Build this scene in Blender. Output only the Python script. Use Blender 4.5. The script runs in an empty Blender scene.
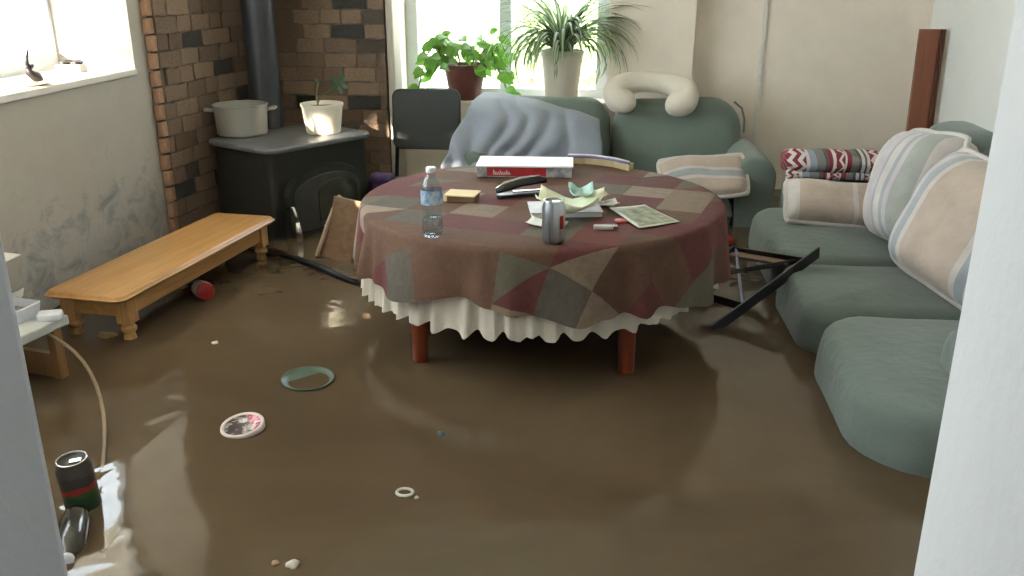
import bpy, math, random
from mathutils import Vector, Matrix, noise as mn
R = math.radians
scene = bpy.context.scene
col = scene.collection

# ------------------------------------------------------------------ camera, sky, sun, exposure
cam_d = bpy.data.cameras.new('camera')
cam_d.sensor_width = 36.0
cam_d.lens = 36.0 * 890.0 / 1024.0
cam_d.clip_start = 0.02
cam = bpy.data.objects.new('camera', cam_d)
cam.location = (0, 0, 1.5)
cam.rotation_euler = (R(90 - 19.4), 0, R(5.65))
col.objects.link(cam)
scene.camera = cam

w = bpy.data.worlds.new('world')
scene.world = w
w.use_nodes = True
bg = w.node_tree.nodes['Background']
bg.inputs[0].default_value = (0.88, 0.94, 1.0, 1)
bg.inputs[1].default_value = 6.5

SUN_EL, SUN_AZ = 17.0, 57.0          # elevation, and direction of travel measured from +X towards +Y
sd = bpy.data.lights.new('sun', 'SUN')
sd.energy = 22.0
sd.angle = R(0.6)
sd.color = (1.0, 0.87, 0.70)
sun = bpy.data.objects.new('sun', sd)
d = Vector((math.cos(R(SUN_AZ)) * math.cos(R(SUN_EL)), math.sin(R(SUN_AZ)) * math.cos(R(SUN_EL)), -math.sin(R(SUN_EL))))
sun.rotation_euler = d.to_track_quat('-Z', 'Y').to_euler()
sun.location = (-8, -5, 6)
col.objects.link(sun)

vs = scene.view_settings
vs.view_transform = 'Standard'
vs.look = 'None'
vs.gamma = 1.0
vs.use_curve_mapping = False
vs.exposure = 1.0

# ------------------------------------------------------------------ helpers
def lin(c):
    out = []
    for v in c:
        v = v / 255.0
        out.append(v / 12.92 if v <= 0.04045 else ((v + 0.055) / 1.055) ** 2.4)
    return tuple(out) + (1,)

class NT:
    """small wrapper around a material's node tree"""
    def __init__(s, name):
        s.m = bpy.data.materials.new(name); s.m.use_nodes = True
        s.t = s.m.node_tree; s.n = s.t.nodes; s.l = s.t.links
        s.b = s.n['Principled BSDF']; s.out = s.n['Material Output']
    def add(s, t, **kw):
        nd = s.n.new(t)
        for k, v in kw.items(): setattr(nd, k, v)
        return nd
    def link(s, a, b): s.l.new(a, b)
    def coord(s, kind='Object'): return s.add('ShaderNodeTexCoord').outputs[kind]
    def noise(s, vec, scale, detail=4, rough=0.55, dist=0):
        nd = s.add('ShaderNodeTexNoise')
        nd.inputs['Scale'].default_value = scale; nd.inputs['Detail'].default_value = detail
        nd.inputs['Roughness'].default_value = rough; nd.inputs['Distortion'].default_value = dist
        if vec is not None: s.link(vec, nd.inputs['Vector'])
        return nd.outputs['Fac']
    def ramp(s, fac, stops, interp='LINEAR'):
        nd = s.add('ShaderNodeValToRGB'); r = nd.color_ramp; r.interpolation = interp
        while len(r.elements) < len(stops): r.elements.new(0.5)
        for e, (p, c) in zip(r.elements, stops): e.position = p; e.color = c
        if fac is not None: s.link(fac, nd.inputs[0])
        return nd.outputs[0]
    def mix(s, fac, a, b, blend='MIX'):
        nd = s.add('ShaderNodeMix', data_type='RGBA', blend_type=blend)
        for k, v in ((0, fac), (6, a), (7, b)):
            if isinstance(v, (int, float)): nd.inputs[k].default_value = v
            elif isinstance(v, tuple): nd.inputs[k].default_value = v
            else: s.link(v, nd.inputs[k])
        return nd.outputs[2]
    def math(s, op, a, b=0.0, c=None, clamp=False):
        nd = s.add('ShaderNodeMath', operation=op, use_clamp=clamp)
        for k, v in enumerate((a, b) if c is None else (a, b, c)):
            if isinstance(v, (int, float)): nd.inputs[k].default_value = v
            else: s.link(v, nd.inputs[k])
        return nd.outputs[0]
    def mapping(s, vec, scale=(1, 1, 1), rot=(0, 0, 0), loc=(0, 0, 0)):
        nd = s.add('ShaderNodeMapping')
        nd.inputs['Scale'].default_value = scale; nd.inputs['Rotation'].default_value = rot; nd.inputs['Location'].default_value = loc
        s.link(vec, nd.inputs['Vector']); return nd.outputs[0]
    def xyz(s, vec):
        nd = s.add('ShaderNodeSeparateXYZ'); s.link(vec, nd.inputs[0]); return nd.outputs
    def bump(s, h, strength=0.2, dist=0.01):
        nd = s.add('ShaderNodeBump'); nd.inputs['Strength'].default_value = strength; nd.inputs['Distance'].default_value = dist
        s.link(h, nd.inputs['Height']); s.link(nd.outputs[0], s.b.inputs['Normal'])
    def color(s, c):
        if isinstance(c, tuple): s.b.inputs['Base Color'].default_value = c
        else: s.link(c, s.b.inputs['Base Color'])
    def setp(s, **kw):
        for k, v in kw.items(): s.b.inputs[k.replace('_', ' ')].default_value = v

def sc(c, k): return (min(c[0] * k, 1), min(c[1] * k, 1), min(c[2] * k, 1), 1)

def plain(name, rgb, rough=0.6, metal=0.0, var=0.12, scale=14.0, bump=0.0, bscale=60.0, stretch=(1, 1, 1)):
    t = NT(name); c = lin(rgb)
    v = t.mapping(t.coord(), stretch)
    n = t.noise(v, scale)
    t.color(t.ramp(n, [(0.3, sc(c, 1 - var)), (0.7, sc(c, 1 + var))]))
    t.setp(Roughness=rough, Metallic=metal)
    if bump > 0: t.bump(t.noise(v, bscale, 3), bump, 0.01)
    return t.m

def fabric(name, rgb, var=0.10, weave=380.0):
    t = NT(name); c = lin(rgb); v = t.coord()
    n = t.noise(v, 5, 5)
    fine = t.noise(v, weave, 2)
    t.color(t.mix(0.25, t.ramp(n, [(0.3, sc(c, 1 - var)), (0.7, sc(c, 1 + var))]), t.ramp(fine, [(0.35, sc(c, 0.7)), (0.65, sc(c, 1.25))])))
    t.setp(Roughness=0.92, Sheen_Weight=0.25)
    h = t.math('ADD', t.math('MULTIPLY', t.noise(v, 22, 4), 1.0), t.math('MULTIPLY', fine, 0.12))
    t.bump(h, 0.25, 0.02)
    return t.m

def wood(name, c1, c2, rough=0.35, axis='x', scale=3.0):
    t = NT(name); v = t.coord()
    s_ = {'x': (0.25, 5, 5), 'y': (5, 0.25, 5), 'z': (5, 5, 0.25)}[axis]
    v = t.mapping(v, s_)
    n = t.noise(v, scale * 2, 6, 0.6, 1.2)
    t.color(t.ramp(n, [(0.3, lin(c1)), (0.7, lin(c2))]))
    t.setp(Roughness=rough); t.bump(n, 0.08, 0.004)
    return t.m

class MB:
    """collects geometry for ONE mesh object"""
    def __init__(s): s.v = []; s.f = []; s.uv = {}
    def add(s, vs_, fs, mat=None):
        o = len(s.v)
        s.v += [tuple((mat @ Vector(p)) if mat else p) for p in vs_]
        s.f += [tuple(i + o for i in f) for f in fs]
        return s
    def box(s, c, size, rot=None):
        x, y, z = (k / 2 for k in size)
        m = Matrix.Translation(c)
        if rot is not None: m = m @ (rot.to_4x4() if isinstance(rot, Matrix) else Matrix.Rotation(rot, 4, 'Z'))
        return s.add([(-x, -y, -z), (x, -y, -z), (x, y, -z), (-x, y, -z), (-x, -y, z), (x, -y, z), (x, y, z), (-x, y, z)],
                     [(0, 3, 2, 1), (4, 5, 6, 7), (0, 1, 5, 4), (1, 2, 6, 5), (2, 3, 7, 6), (3, 0, 4, 7)], m)
    def bb(s, a, b):
        return s.box([(p + q) / 2 for p, q in zip(a, b)], [abs(q - p) for p, q in zip(a, b)])
    def loft(s, rings, caps=(True, True), closed=True):
        o = len(s.v); n = len(rings[0])
        for r in rings: s.v += [tuple(p) for p in r]
        for i in range(len(rings) - 1):
            for j in range(n if closed else n - 1):
                k = (j + 1) % n
                s.f.append((o + i * n + j, o + i * n + k, o + (i + 1) * n + k, o + (i + 1) * n + j))
        if caps[0]: s.f.append(tuple(o + j for j in range(n - 1, -1, -1)))
        if caps[1]: s.f.append(tuple(o + (len(rings) - 1) * n + j for j in range(n)))
        return s
    def lathe(s, prof, n=24, c=(0, 0, 0), caps=(True, True), mat=None):
        rings = []
        for r, z in prof:
            ring = [Vector((r * math.cos(2 * math.pi * k / n), r * math.sin(2 * math.pi * k / n), z)) for k in range(n)]
            if mat: ring = [mat @ p for p in ring]
            rings.append([p + Vector(c) for p in ring])
        return s.loft(rings, caps)
    def tube(s, pts, r, n=8, closed=False, flat=1.0):
        pts = [Vector(p) for p in pts]; m = len(pts)
        rr = r if isinstance(r, (list, tuple)) else [r] * m
        rings = []; prev = None
        for i, p in enumerate(pts):
            a = pts[i - 1] if (i > 0 or closed) else p
            b = pts[(i + 1) % m] if (i < m - 1 or closed) else p
            t = (b - a)
            t = t.normalized() if t.length > 1e-9 else Vector((0, 0, 1))
            if prev is None:
                x = t.orthogonal().normalized()
            else:
                x = prev - t * prev.dot(t)
                x = x.normalized() if x.length > 1e-6 else t.orthogonal().normalized()
            prev = x; y = t.cross(x)
            rings.append([p + (x * math.cos(2 * math.pi * k / n) + y * math.sin(2 * math.pi * k / n) * flat) * rr[i] for k in range(n)])
        if closed: rings.append(rings[0]); return s.loft(rings, (False, False))
        return s.loft(rings)
    def build(s, name, mat, parent=None, smooth=False, loc=None, rot=None, bevel=0.0, subsurf=0, solid=0.0, uv=None):
        me = bpy.data.meshes.new(name)
        me.from_pydata([tuple(p) for p in s.v], [], s.f)
        me.update()
        if mat: me.materials.append(mat)
        if smooth:
            for p in me.polygons: p.use_smooth = True
        if uv:
            ul = me.uv_layers.new(name='UVMap')
            for lp in me.loops: ul.data[lp.index].uv = uv[lp.vertex_index]
        o = bpy.data.objects.new(name, me); col.objects.link(o)
        if parent: o.parent = parent
        if loc: o.location = loc
        if rot: o.rotation_euler = rot
        if solid:
            md = o.modifiers.new('solid', 'SOLIDIFY'); md.thickness = solid; md.offset = 0
        if bevel:
            md = o.modifiers.new('bevel', 'BEVEL'); md.width = bevel; md.segments = 2; md.limit_method = 'ANGLE'; md.angle_limit = R(40)
        if subsurf:
            md = o.modifiers.new('subd', 'SUBSURF'); md.levels = subsurf; md.render_levels = subsurf
        return o

def tag(o, label=None, cat=None, group=None, kind=None):
    if label: o['label'] = label
    if cat: o['category'] = cat
    if group: o['group'] = group
    if kind: o['kind'] = kind
    return o

def thing(name, label, cat, loc=(0, 0, 0), rotz=0.0, group=None):
    o = bpy.data.objects.new(name, None); col.objects.link(o)
    o.empty_display_size = 0.05
    o.location = loc
    o.rotation_euler = rotz if isinstance(rotz, tuple) else (0, 0, rotz)
    return tag(o, label, cat, group)

def struct(o, label=None):
    o['kind'] = 'structure'
    if label: o['label'] = label
    return o

def outline(hx, hy, r, n=6):
    """rounded rectangle in plan, constant number of points"""
    r = max(min(r, hx, hy), 0.001); pts = []
    for q, (sx, sy) in enumerate(((1, 1), (-1, 1), (-1, -1), (1, -1))):
        for k in range(n + 1):
            a = math.pi / 2 * (q + k / n)
            pts.append((sx * (hx - r) + r * math.cos(a), sy * (hy - r) + r * math.sin(a)))
    out = []                                  # put extra points on the straight sides
    for i, p in enumerate(pts):
        out.append(p)
        if i % (n + 1) == n:
            q = pts[(i + 1) % len(pts)]
            for k in range(1, 6): out.append((p[0] + (q[0] - p[0]) * k / 6, p[1] + (q[1] - p[1]) * k / 6))
    return out

def cushion(hx, hy, h, rp=0.06, r=0.04, puff=0.03, amp=0.006, seed=0, bulge=0.01):
    """upholstered cushion: rounded plan, rounded edges, crowned top; bottom at z = 0"""
    mb = MB(); rings = []
    def ring(inset, z, s=1.0):
        o = outline(hx - inset, hy - inset, max(rp - inset, 0.02))
        return [Vector((x * s, y * s, z)) for x, y in o]
    for s in (0.02, 0.5): rings.append(ring(r, 0, s))
    for k in range(5):
        a = math.pi / 2 * k / 4; rings.append(ring(r * (1 - math.sin(a)), r * (1 - math.cos(a))))
    for k in range(1, 4):
        z = r + (h - 2 * r) * k / 4; rings.append(ring(-bulge * math.sin(math.pi * k / 4), z))
    for k in range(5):
        a = math.pi / 2 * k / 4; rings.append(ring(r * (1 - math.cos(a)), h - r + r * math.sin(a)))
    for s in (0.93, 0.82, 0.66, 0.48, 0.28, 0.02): rings.append(ring(r, h + puff * (1 - s * s), s))
    for g in rings:
        for p in g:
            p += mn.noise_vector(p * 4.5 + Vector((seed * 7.1, seed * 3.3, 1.7))) * amp
    mb.loft(rings); return mb

def pillow(hx, hz, t, seed=0, n=18, amp=0.008, sag=0.0):
    """scatter cushion standing in the local XZ plane, thickness along Y; returns MB and uv list"""
    mb = MB(); uv = []
    for side in (1, -1):
        o = len(mb.v)
        for i in range(n + 1):
            for j in range(n + 1):
                u = -1 + 2 * i / n; v = -1 + 2 * j / n
                prof = max((1 - abs(u) ** 3.2) * (1 - abs(v) ** 3.2), 0) ** 0.55
                pin = 1 - 0.07 * (1 - abs(u) ** 2) * abs(v) ** 4 ; pinx = 1 - 0.07 * (1 - abs(v) ** 2) * abs(u) ** 4
                x = u * hx * pinx; z = v * hz * pin
                p = Vector((x, side * -t * prof, z + hz))
                edge = prof; rc = 1 - 0.10 * (u * u * v * v) ** 1.5; p.x *= rc; p.z = hz + (p.z - hz) * rc
                nv = mn.noise_vector(Vector((x * 6 + seed * 3.1, side * 2.0 + seed, z * 6)))
                p += nv * amp * edge * 2
                p.y += sag * (1 - abs(v)) * 0.0
                p.x += 0.02 * mn.noise(Vector((z * 5, seed, 3))) ; p.z += 0.015 * mn.noise(Vector((x * 5, seed, 7)))
                mb.v.append(tuple(p)); uv.append((i / n, j / n))
        for i in range(n):
            for j in range(n):
                a = o + i * (n + 1) + j; q = (a, a + n + 1, a + n + 2, a + 1)
                mb.f.append(q if side == 1 else q[::-1])
    rim = [mb.v[i * (n + 1)] for i in range(n + 1)] + [mb.v[n * (n + 1) + j] for j in range(1, n + 1)] + \
          [mb.v[i * (n + 1) + n] for i in range(n - 1, -1, -1)] + [mb.v[j] for j in range(n - 1, 0, -1)]
    return mb, uv, rim

def face_basis(normal, up=(0, 0, 1)):
    """rotation whose local -Y looks along normal and local Z is as upright as can be"""
    y = -Vector(normal).normalized(); z = Vector(up); z = (z - y * z.dot(y)).normalized(); x = y.cross(z)
    return Matrix((x, y, z)).transposed().to_euler()

def prism(mb, pts, z0, z1):
    n = len(pts)
    mb.add([(p[0], p[1], z0) for p in pts] + [(p[0], p[1], z1) for p in pts],
           [tuple(range(n - 1, -1, -1)), tuple(range(n, 2 * n))] + [(i, (i + 1) % n, n + (i + 1) % n, n + i) for i in range(n)])

WATER = 0.30
random.seed(11)

# ------------------------------------------------------------------ materials of the setting
def plaster(name, rgb, stain=False, mott=0.06):
    t = NT(name); c = lin(rgb); v = t.coord()
    n1 = t.noise(v, 1.6, 6, 0.6); n2 = t.noise(v, 9, 5)
    base = t.ramp(n1, [(0.3, sc(c, 1 - mott)), (0.7, sc(c, 1 + mott))])
    base = t.mix(0.35, base, t.ramp(n2, [(0.3, sc(c, 1 - mott * 1.6)), (0.7, sc(c, 1 + mott))]))
    if stain:
        x = t.xyz(v)
        # blistered grey-blue damp patches low on the wall, and hairline cracks under the sill
        band = t.math('MULTIPLY', t.math('SMOOTH_MIN', t.math('SUBTRACT', 0.92, x[2]), 0.35, 0.1), 2.2)
        band = t.math('MULTIPLY', band, t.math('MULTIPLY', t.math('SUBTRACT', x[1], 2.25), 1.6, clamp=True), clamp=True)
        blot = t.noise(t.mapping(v, (1, 1.0, 1.3)), 7.0, 8, 0.72, 0.6)
        m = t.math('MULTIPLY', t.math('SUBTRACT', t.math('ADD', blot, t.math('MULTIPLY', band, 0.24)), 0.64), 5.0, clamp=True)
        m = t.math('MULTIPLY', m, t.math('MULTIPLY', band, 2.0, clamp=True), clamp=True)
        base = t.mix(t.math('MULTIPLY', m, 0.75), base, lin((118, 122, 126)))
        crack = t.noise(t.mapping(v, (1, 3.0, 4.0)), 5.0, 9, 0.75, 1.0)
        cm = t.math('MULTIPLY', t.math('SUBTRACT', crack, 0.66), 14.0, clamp=True)
        near = t.math('SUBTRACT', 1.0, t.math('MULTIPLY', t.math('ABSOLUTE', t.math('SUBTRACT', x[2], 1.0)), 9.0), clamp=True)
        base = t.mix(t.math('MULTIPLY', cm, near), base, lin((92, 84, 76)))
    t.color(base); t.setp(Roughness=0.93)
    t.bump(t.math('ADD', n2, t.math('MULTIPLY', t.noise(v, 60, 4), 0.25)), 0.22, 0.012)
    return t.m

M_left = plaster('plaster_stained', (186, 179, 168), True)
M_back = plaster('plaster_cream', (240, 227, 210))
M_right = plaster('paint_white', (240, 240, 234), mott=0.03)
M_jamb = plaster('paint_cool_white', (222, 222, 220), mott=0.03)
M_ceil = plaster('ceiling_paint', (240, 237, 230), mott=0.03)
M_floor = plain('floor_boards', (96, 78, 58), 0.7)
M_trim = plain('trim_paint', (228, 222, 212), 0.55, var=0.04)
M_upvc = plain('window_paint', (214, 220, 226), 0.45, var=0.04)

def glass_mat(name, tint=(1, 1, 1), rough=0.0):
    t = NT(name)
    tr = t.add('ShaderNodeBsdfTransparent'); tr.inputs[0].default_value = tint + (1,)
    gl = t.add('ShaderNodeBsdfGlossy'); gl.inputs['Roughness'].default_value = rough
    fc = t.add('ShaderNodeLayerWeight'); fc.inputs[0].default_value = 0.5
    fr = t.math('ADD', t.math('MULTIPLY', t.math('POWER', fc.outputs['Facing'], 5.0), 0.5), 0.03)   # same from both sides of a thin pane
    mx = t.add('ShaderNodeMixShader')
    t.link(fr, mx.inputs[0]); t.link(tr.outputs[0], mx.inputs[1]); t.link(gl.outputs[0], mx.inputs[2])
    t.link(mx.outputs[0], t.out.inputs[0]); return t.m
M_pane = glass_mat('pane_glass', (0.96, 0.98, 0.98))

# ------------------------------------------------------------------ the setting
XL, XR, YB, YB2, YD, ZC = -2.05, 1.79, 5.15, 5.30, 0.75, 2.45
YN = 0.48                                   # camera side of the doorway wall
tag(struct(MB().bb((-3.0, -2.0, -0.12), (2.2, 5.9, 0.0)).build('floor', M_floor)), 'floor boards hidden under brown flood water')
struct(MB().bb((-3.0, -2.0, ZC), (2.2, 5.9, ZC + 0.15)).build('ceiling', M_ceil), 'pale ceiling above the room')

# left wall, 0.39 m thick with a deep window opening
wl = MB()
WY0, WY1, WZ0, WZ1 = 0.95, 3.84, 1.11, 2.32
xo = XL - 0.39
wl.bb((xo, 0.87, 0), (XL, WY0, ZC)); wl.bb((xo, WY1, 0), (XL, 5.9, ZC))
wl.bb((xo, WY0, 0), (XL, WY1, WZ0 - 0.03)); wl.bb((xo, WY0, WZ1), (XL, WY1, ZC))
struct(wl.build('wall_left', M_left), 'grey plaster wall with damp blistered patches near the water')
sill = MB().bb((xo + 0.04, WY0, WZ0 - 0.028), (XL + 0.010, WY1, WZ0))
struct(sill.build('trim_1', M_trim, bevel=0.006), 'white window sill board of the left window')

# back wall: window section and a recess to the right of it
BX0, BX1, BZ0, BZ1 = -1.15, 0.033, 0.815, 2.05
wb = MB()
wb.bb((-2.5, YB, 0), (BX0, YB + 0.28, ZC)); wb.bb((BX1, YB, 0), (0.50, YB2 + 0.13, ZC))
wb.bb((BX0, YB, 0), (BX1, YB + 0.28, BZ0 - 0.02)); wb.bb((BX0, YB, BZ1), (BX1, YB + 0.28, ZC))
wb.bb((0.50, YB2, 0), (XR + 0.2, YB2 + 0.28, ZC))
struct(wb.build('wall_back', M_back), 'cream plaster back wall with a recess beside the window')
struct(MB().bb((BX0, YB - 0.015, BZ0 - 0.02), (BX1, YB + 0.17, BZ0)).build('trim_2', M_trim, bevel=0.005), 'white window sill under the potted plants')
struct(MB().bb((0.885, YB2 - 0.016, 0.55), (0.905, YB2, ZC)).build('trim_3', M_trim, bevel=0.004), 'thin pale vertical strip on the back wall recess')
struct(MB().bb((-1.185, 4.96, 0), (-1.145, YB, ZC)).build('trim_4', plaster('plaster_edge', (196, 186, 172)), bevel=0.01), 'rounded plaster edge between brick and window')
struct(MB().bb((XR, YN, 0), (XR + 0.2, 5.6, ZC)).build('wall_right', M_right), 'white painted wall behind the right sofa')

# wall with the doorway the camera looks through
wd = MB()
JL, JR = -0.553, 0.312
prism(wd, [(-2.6, 0.55), (-1.2, 0.58), (JL, YD), (-0.70, 0.87), (-2.6, 0.87)], 0, ZC); wd.bb((JR, YN, 0), (XR + 0.2, YD, ZC)); wd.bb((JL, YN, 2.1), (JR, YD, ZC))
struct(wd.build('wall_front', M_jamb, bevel=0.005), 'white painted doorway wall framing the view on both sides')
struct(MB().bb((-1.72, -1.9, 0), (-1.6, 0.57, ZC)).build('wall_hall_left', M_jamb), 'hall wall behind the camera')
struct(MB().bb((-1.72, -2.0, 0), (XR + 0.2, -1.9, ZC)).build('wall_hall_back', M_jamb), 'hall wall behind the camera')
wh = MB()  # opening added in the unseen hall wall to brighten the left jamb
wh.bb((XR, -1.9, 0), (XR + 0.2, -1.4, ZC)); wh.bb((XR, -0.6, 0), (XR + 0.2, YN, ZC)); wh.bb((XR, -1.4, 0), (XR + 0.2, -0.6, 1.3)); wh.bb((XR, -1.4, 1.9), (XR + 0.2, -0.6, ZC))
struct(wh.build('wall_hall_right', M_jamb), 'hall wall behind the camera')

# windows
w1 = thing('window_1', 'blown-out left window in a deep plaster reveal', None); del_cat = w1.pop('category', None)
w1['kind'] = 'structure'
fx0, fx1 = xo + 0.0, xo + 0.04
f = MB()
f.bb((fx0, WY0, WZ0 - 0.03), (fx1, WY1, WZ0 + 0.07)); f.bb((fx0, WY0, WZ1 - 0.06), (fx1, WY1, WZ1))
f.bb((fx0, WY0, WZ0 + 0.07), (fx1, WY0 + 0.06, WZ1 - 0.06)); f.bb((fx0, WY1 - 0.022, WZ0 + 0.07), (fx1, WY1, WZ1 - 0.06))
f.build('window_frame', M_upvc, w1, bevel=0.004)
for yy in (1.65, 2.35, 3.1):
    MB().bb((fx0 + 0.005, yy - 0.02, WZ0 + 0.07), (fx1 - 0.005, yy + 0.02, WZ1 - 0.06)).build('mullion', M_upvc, w1, bevel=0.004)
for a, b in ((WY0 + 0.06, 1.63), (1.67, 2.33), (2.37, 3.08), (3.12, WY1 - 0.022)):
    MB().bb((fx0 + 0.025, a, WZ0 + 0.07), (fx0 + 0.03, b, WZ1 - 0.06)).build('pane', M_pane, w1)
w2 = thing('window_2', 'bright back window behind the potted plants', None); w2['kind'] = 'structure'; w2.pop('category', None)
fy0, fy1 = YB + 0.17, YB + 0.23
f = MB()
f.bb((BX0, fy0, BZ0 - 0.02), (BX1, fy1, BZ0 + 0.05)); f.bb((BX0, fy0, BZ1 - 0.05), (BX1, fy1, BZ1))
f.bb((BX0, fy0, BZ0 + 0.05), (BX0 + 0.07, fy1, BZ1 - 0.05)); f.bb((BX1 - 0.07, fy0, BZ0 + 0.05), (BX1, fy1, BZ1 - 0.05))
f.build('window_frame', M_upvc, w2, bevel=0.004)
MB().bb((-0.60, fy0, BZ0 + 0.05), (-0.53, fy1, BZ1 - 0.05)).build('mullion', M_upvc, w2, bevel=0.004)
for a, b in ((BX0 + 0.07, -0.60), (-0.53, BX1 - 0.07)):
    MB().bb((a, fy0 + 0.028, BZ0 + 0.05), (b, fy0 + 0.033, BZ1 - 0.05)).build('pane', M_pane, w2)

# brick corner behind the stove: every brick is its own piece
t = NT('brick')
oi = t.add('ShaderNodeObjectInfo').outputs['Random']
v = t.coord()
c0 = t.ramp(oi, [(0.0, lin((132, 112, 96))), (0.3, lin((146, 124, 106))), (0.55, lin((118, 99, 84))), (0.74, lin((152, 130, 110))), (0.87, lin((92, 84, 76))), (0.94, lin((68, 66, 64)))], 'CONSTANT')
nz = t.noise(v, 16, 6, 0.65)
t.color(t.mix(0.75, c0, t.ramp(nz, [(0.25, (0.42, 0.40, 0.38, 1)), (0.5, (0.95, 0.92, 0.88, 1)), (0.72, (1.45, 1.38, 1.28, 1))]), 'MULTIPLY'))
t.setp(Roughness=0.9); t.bump(t.noise(v, 45, 5), 0.5, 0.012)
M_brick = t.m
M_brick_end = plain('brick_lit_orange', (170, 134, 108), 0.9, var=0.25, scale=16, bump=0.4)  # lit orange edge of the brick return put into its colour
M_mortar = plain('mortar', (112, 99, 86), 0.95, var=0.15, scale=30, bump=0.4)
A, B, Cc = Vector((-2.014, 3.995, 0)), Vector((-1.885, 4.95, 0)), Vector((-1.19, 4.95, 0))
wk = MB()
nl = Vector((B - A).normalized()); nn = Vector((nl.y, -nl.x, 0))
a2, b2 = A - nn * 0.006, B - nn * 0.006
prism(wk, [(XL - 0.02, 4.0), (a2.x, 4.0), (b2.x, 4.956), (Cc.x, 4.956), (Cc.x, YB + 0.02), (XL - 0.02, YB + 0.02)], 0, ZC)
wall_brick = struct(wk.build('wall_brick', M_mortar), 'rough brown brick corner behind the wood stove')
def brick_mesh(seed):
    random.seed(seed)
    mb = MB(); mb.box((0, 0, 0), (1, 1, 1))
    sub = []
    for x in (-.5, -.17, .17, .5):
        ring = []
        for y, z in ((-.5, -.5), (-.5, 0), (-.5, .5), (.5, .5), (.5, -.5)):
            ring.append(Vector((x + random.uniform(-.02, .02), y + random.uniform(-.05, .05), z + random.uniform(-.06, .06))))
        sub.append(ring)
    m = MB(); m.loft(sub)
    me = bpy.data.meshes.new('brick'); me.from_pydata([tuple(p) for p in m.v], [], m.f); me.materials.append(M_brick); me.update()
    return me
bms = [brick_mesh(k) for k in range(6)]
random.seed(5)
def lay(P, Q, normal, z0, z1, end=False):
    dirv = (Q - P).normalized(); L = (Q - P).length; ang = math.atan2(dirv.y, dirv.x)
    pitch, H, ln = 0.077, 0.070, 0.185
    z = z0; row = 0
    while z < z1:
        s = -(0.5 if row % 2 else 0.0) * ln + random.uniform(-0.02, 0.02)
        while s < L:
            l = ln * random.choice((1, 1, 1, 0.62, 0.85))
            a_, b_ = max(s, 0.0), min(s + l - 0.008, L)
            if b_ - a_ > 0.03:
                o = bpy.data.objects.new('brick', random.choice(bms)); col.objects.link(o); o.parent = wall_brick
                c = P + dirv * ((a_ + b_) / 2) - normal * (0.03 - random.uniform(0.001, 0.008))
                o.location = (c.x, c.y, z + H / 2); o.scale = (b_ - a_, 0.06, H); o.rotation_euler = (0, random.uniform(-0.012, 0.012), ang)
            s += l
        z += pitch; row += 1
lay(A, B, nn, 0.17, 1.72)
lay(B, Cc, Vector((0, -1, 0)), 0.17, 1.72)
z = 0.17
while z < 1.72:                              # exposed brick ends beside the plaster
    o = MB().box((0, 0, 0), (0.032, 0.05, 0.069)).build('brick', M_brick_end, wall_brick, bevel=0.006)
    o.location = (-2.031 + random.uniform(-.003, .003), 3.972 + random.uniform(-0.004, 0.004), z + 0.035); z += 0.077

# ------------------------------------------------------------------ outside
M_yard = plain('pale_gravel', (226, 220, 208), 0.95, var=0.15, scale=3)
M_lawn = plain('lawn', (196, 208, 164), 0.95, var=0.25, scale=2.5)
tag(MB().bb((-45, -30, -0.3), (-2.46, 40, -0.14)).build('gravel_yard', M_yard), 'pale sunlit gravel yard outside the left window', 'yard', kind='structure')
tag(MB().bb((-2.45, 5.95, -0.3), (45, 40, -0.14)).build('lawn', M_lawn), 'sunlit lawn outside the back window', 'lawn', kind='structure')

def leaf_blob(name, c, r, n, mat, parent, size=0.09, seed=1):
    random.seed(seed); mb = MB()
    for _ in range(n):
        while True:
            p = Vector((random.uniform(-1, 1), random.uniform(-1, 1), random.uniform(-1, 1)))
            if 0.35 < p.length < 1: break
        p = Vector((p.x * r[0], p.y * r[1], p.z * r[2]))
        x = Vector((random.uniform(-1, 1), random.uniform(-1, 1), random.uniform(-1, 1))).normalized(); y = x.orthogonal().normalized(); s = size * random.uniform(.6, 1.3)
        mb.add([p - x * s, p + y * s * .45, p + x * s, p - y * s * .45], [(0, 1, 2, 3)])
    o = mb.build(name, mat, parent); o.location = c; o['kind'] = 'stuff'; return o

def leaf_mat(name, rgb, stripe=None, trans=0.45):
    t = NT(name); c = lin(rgb)
    n = t.noise(t.coord(), 18, 3)
    cc = t.ramp(n, [(0.3, sc(c, 0.75)), (0.7, sc(c, 1.25))])
    if stripe:
        u = t.xyz(t.coord('UV'))[0]
        k = t.math('LESS_THAN', t.math('ABSOLUTE', t.math('SUBTRACT', u, 0.5)), 0.2)
        cc = t.mix(t.math('MULTIPLY', k, 0.8), cc, lin(stripe))
    t.color(cc); t.setp(Roughness=0.45)
    tl = t.add('ShaderNodeBsdfTranslucent'); t.link(cc, tl.inputs[0])
    mx = t.add('ShaderNodeMixShader'); mx.inputs[0].default_value = trans
    t.link(t.b.outputs[0], mx.inputs[1]); t.link(tl.outputs[0], mx.inputs[2]); t.link(mx.outputs[0], t.out.inputs[0])
    return t.m
M_bark = plain('bark', (92, 76, 62), 0.95, var=0.3, scale=20, bump=0.6)
M_out_leaf = leaf_mat('sun_blocker_leaf', (150, 176, 112))
M_pale_leaf = leaf_mat('overexposed_leaf', (206, 222, 172))  # overexposed daylight put into a lighter leaf colour
tr = thing('garden_shrub', 'pale sunlit shrub outside the window behind the spider plant', 'shrub', (-0.5, 11.8, -0.14))
leaf_blob('foliage', (0, 0, 0.85), (1.5, 0.9, 0.85), 1500, M_pale_leaf, tr, 0.13, 20)
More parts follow.
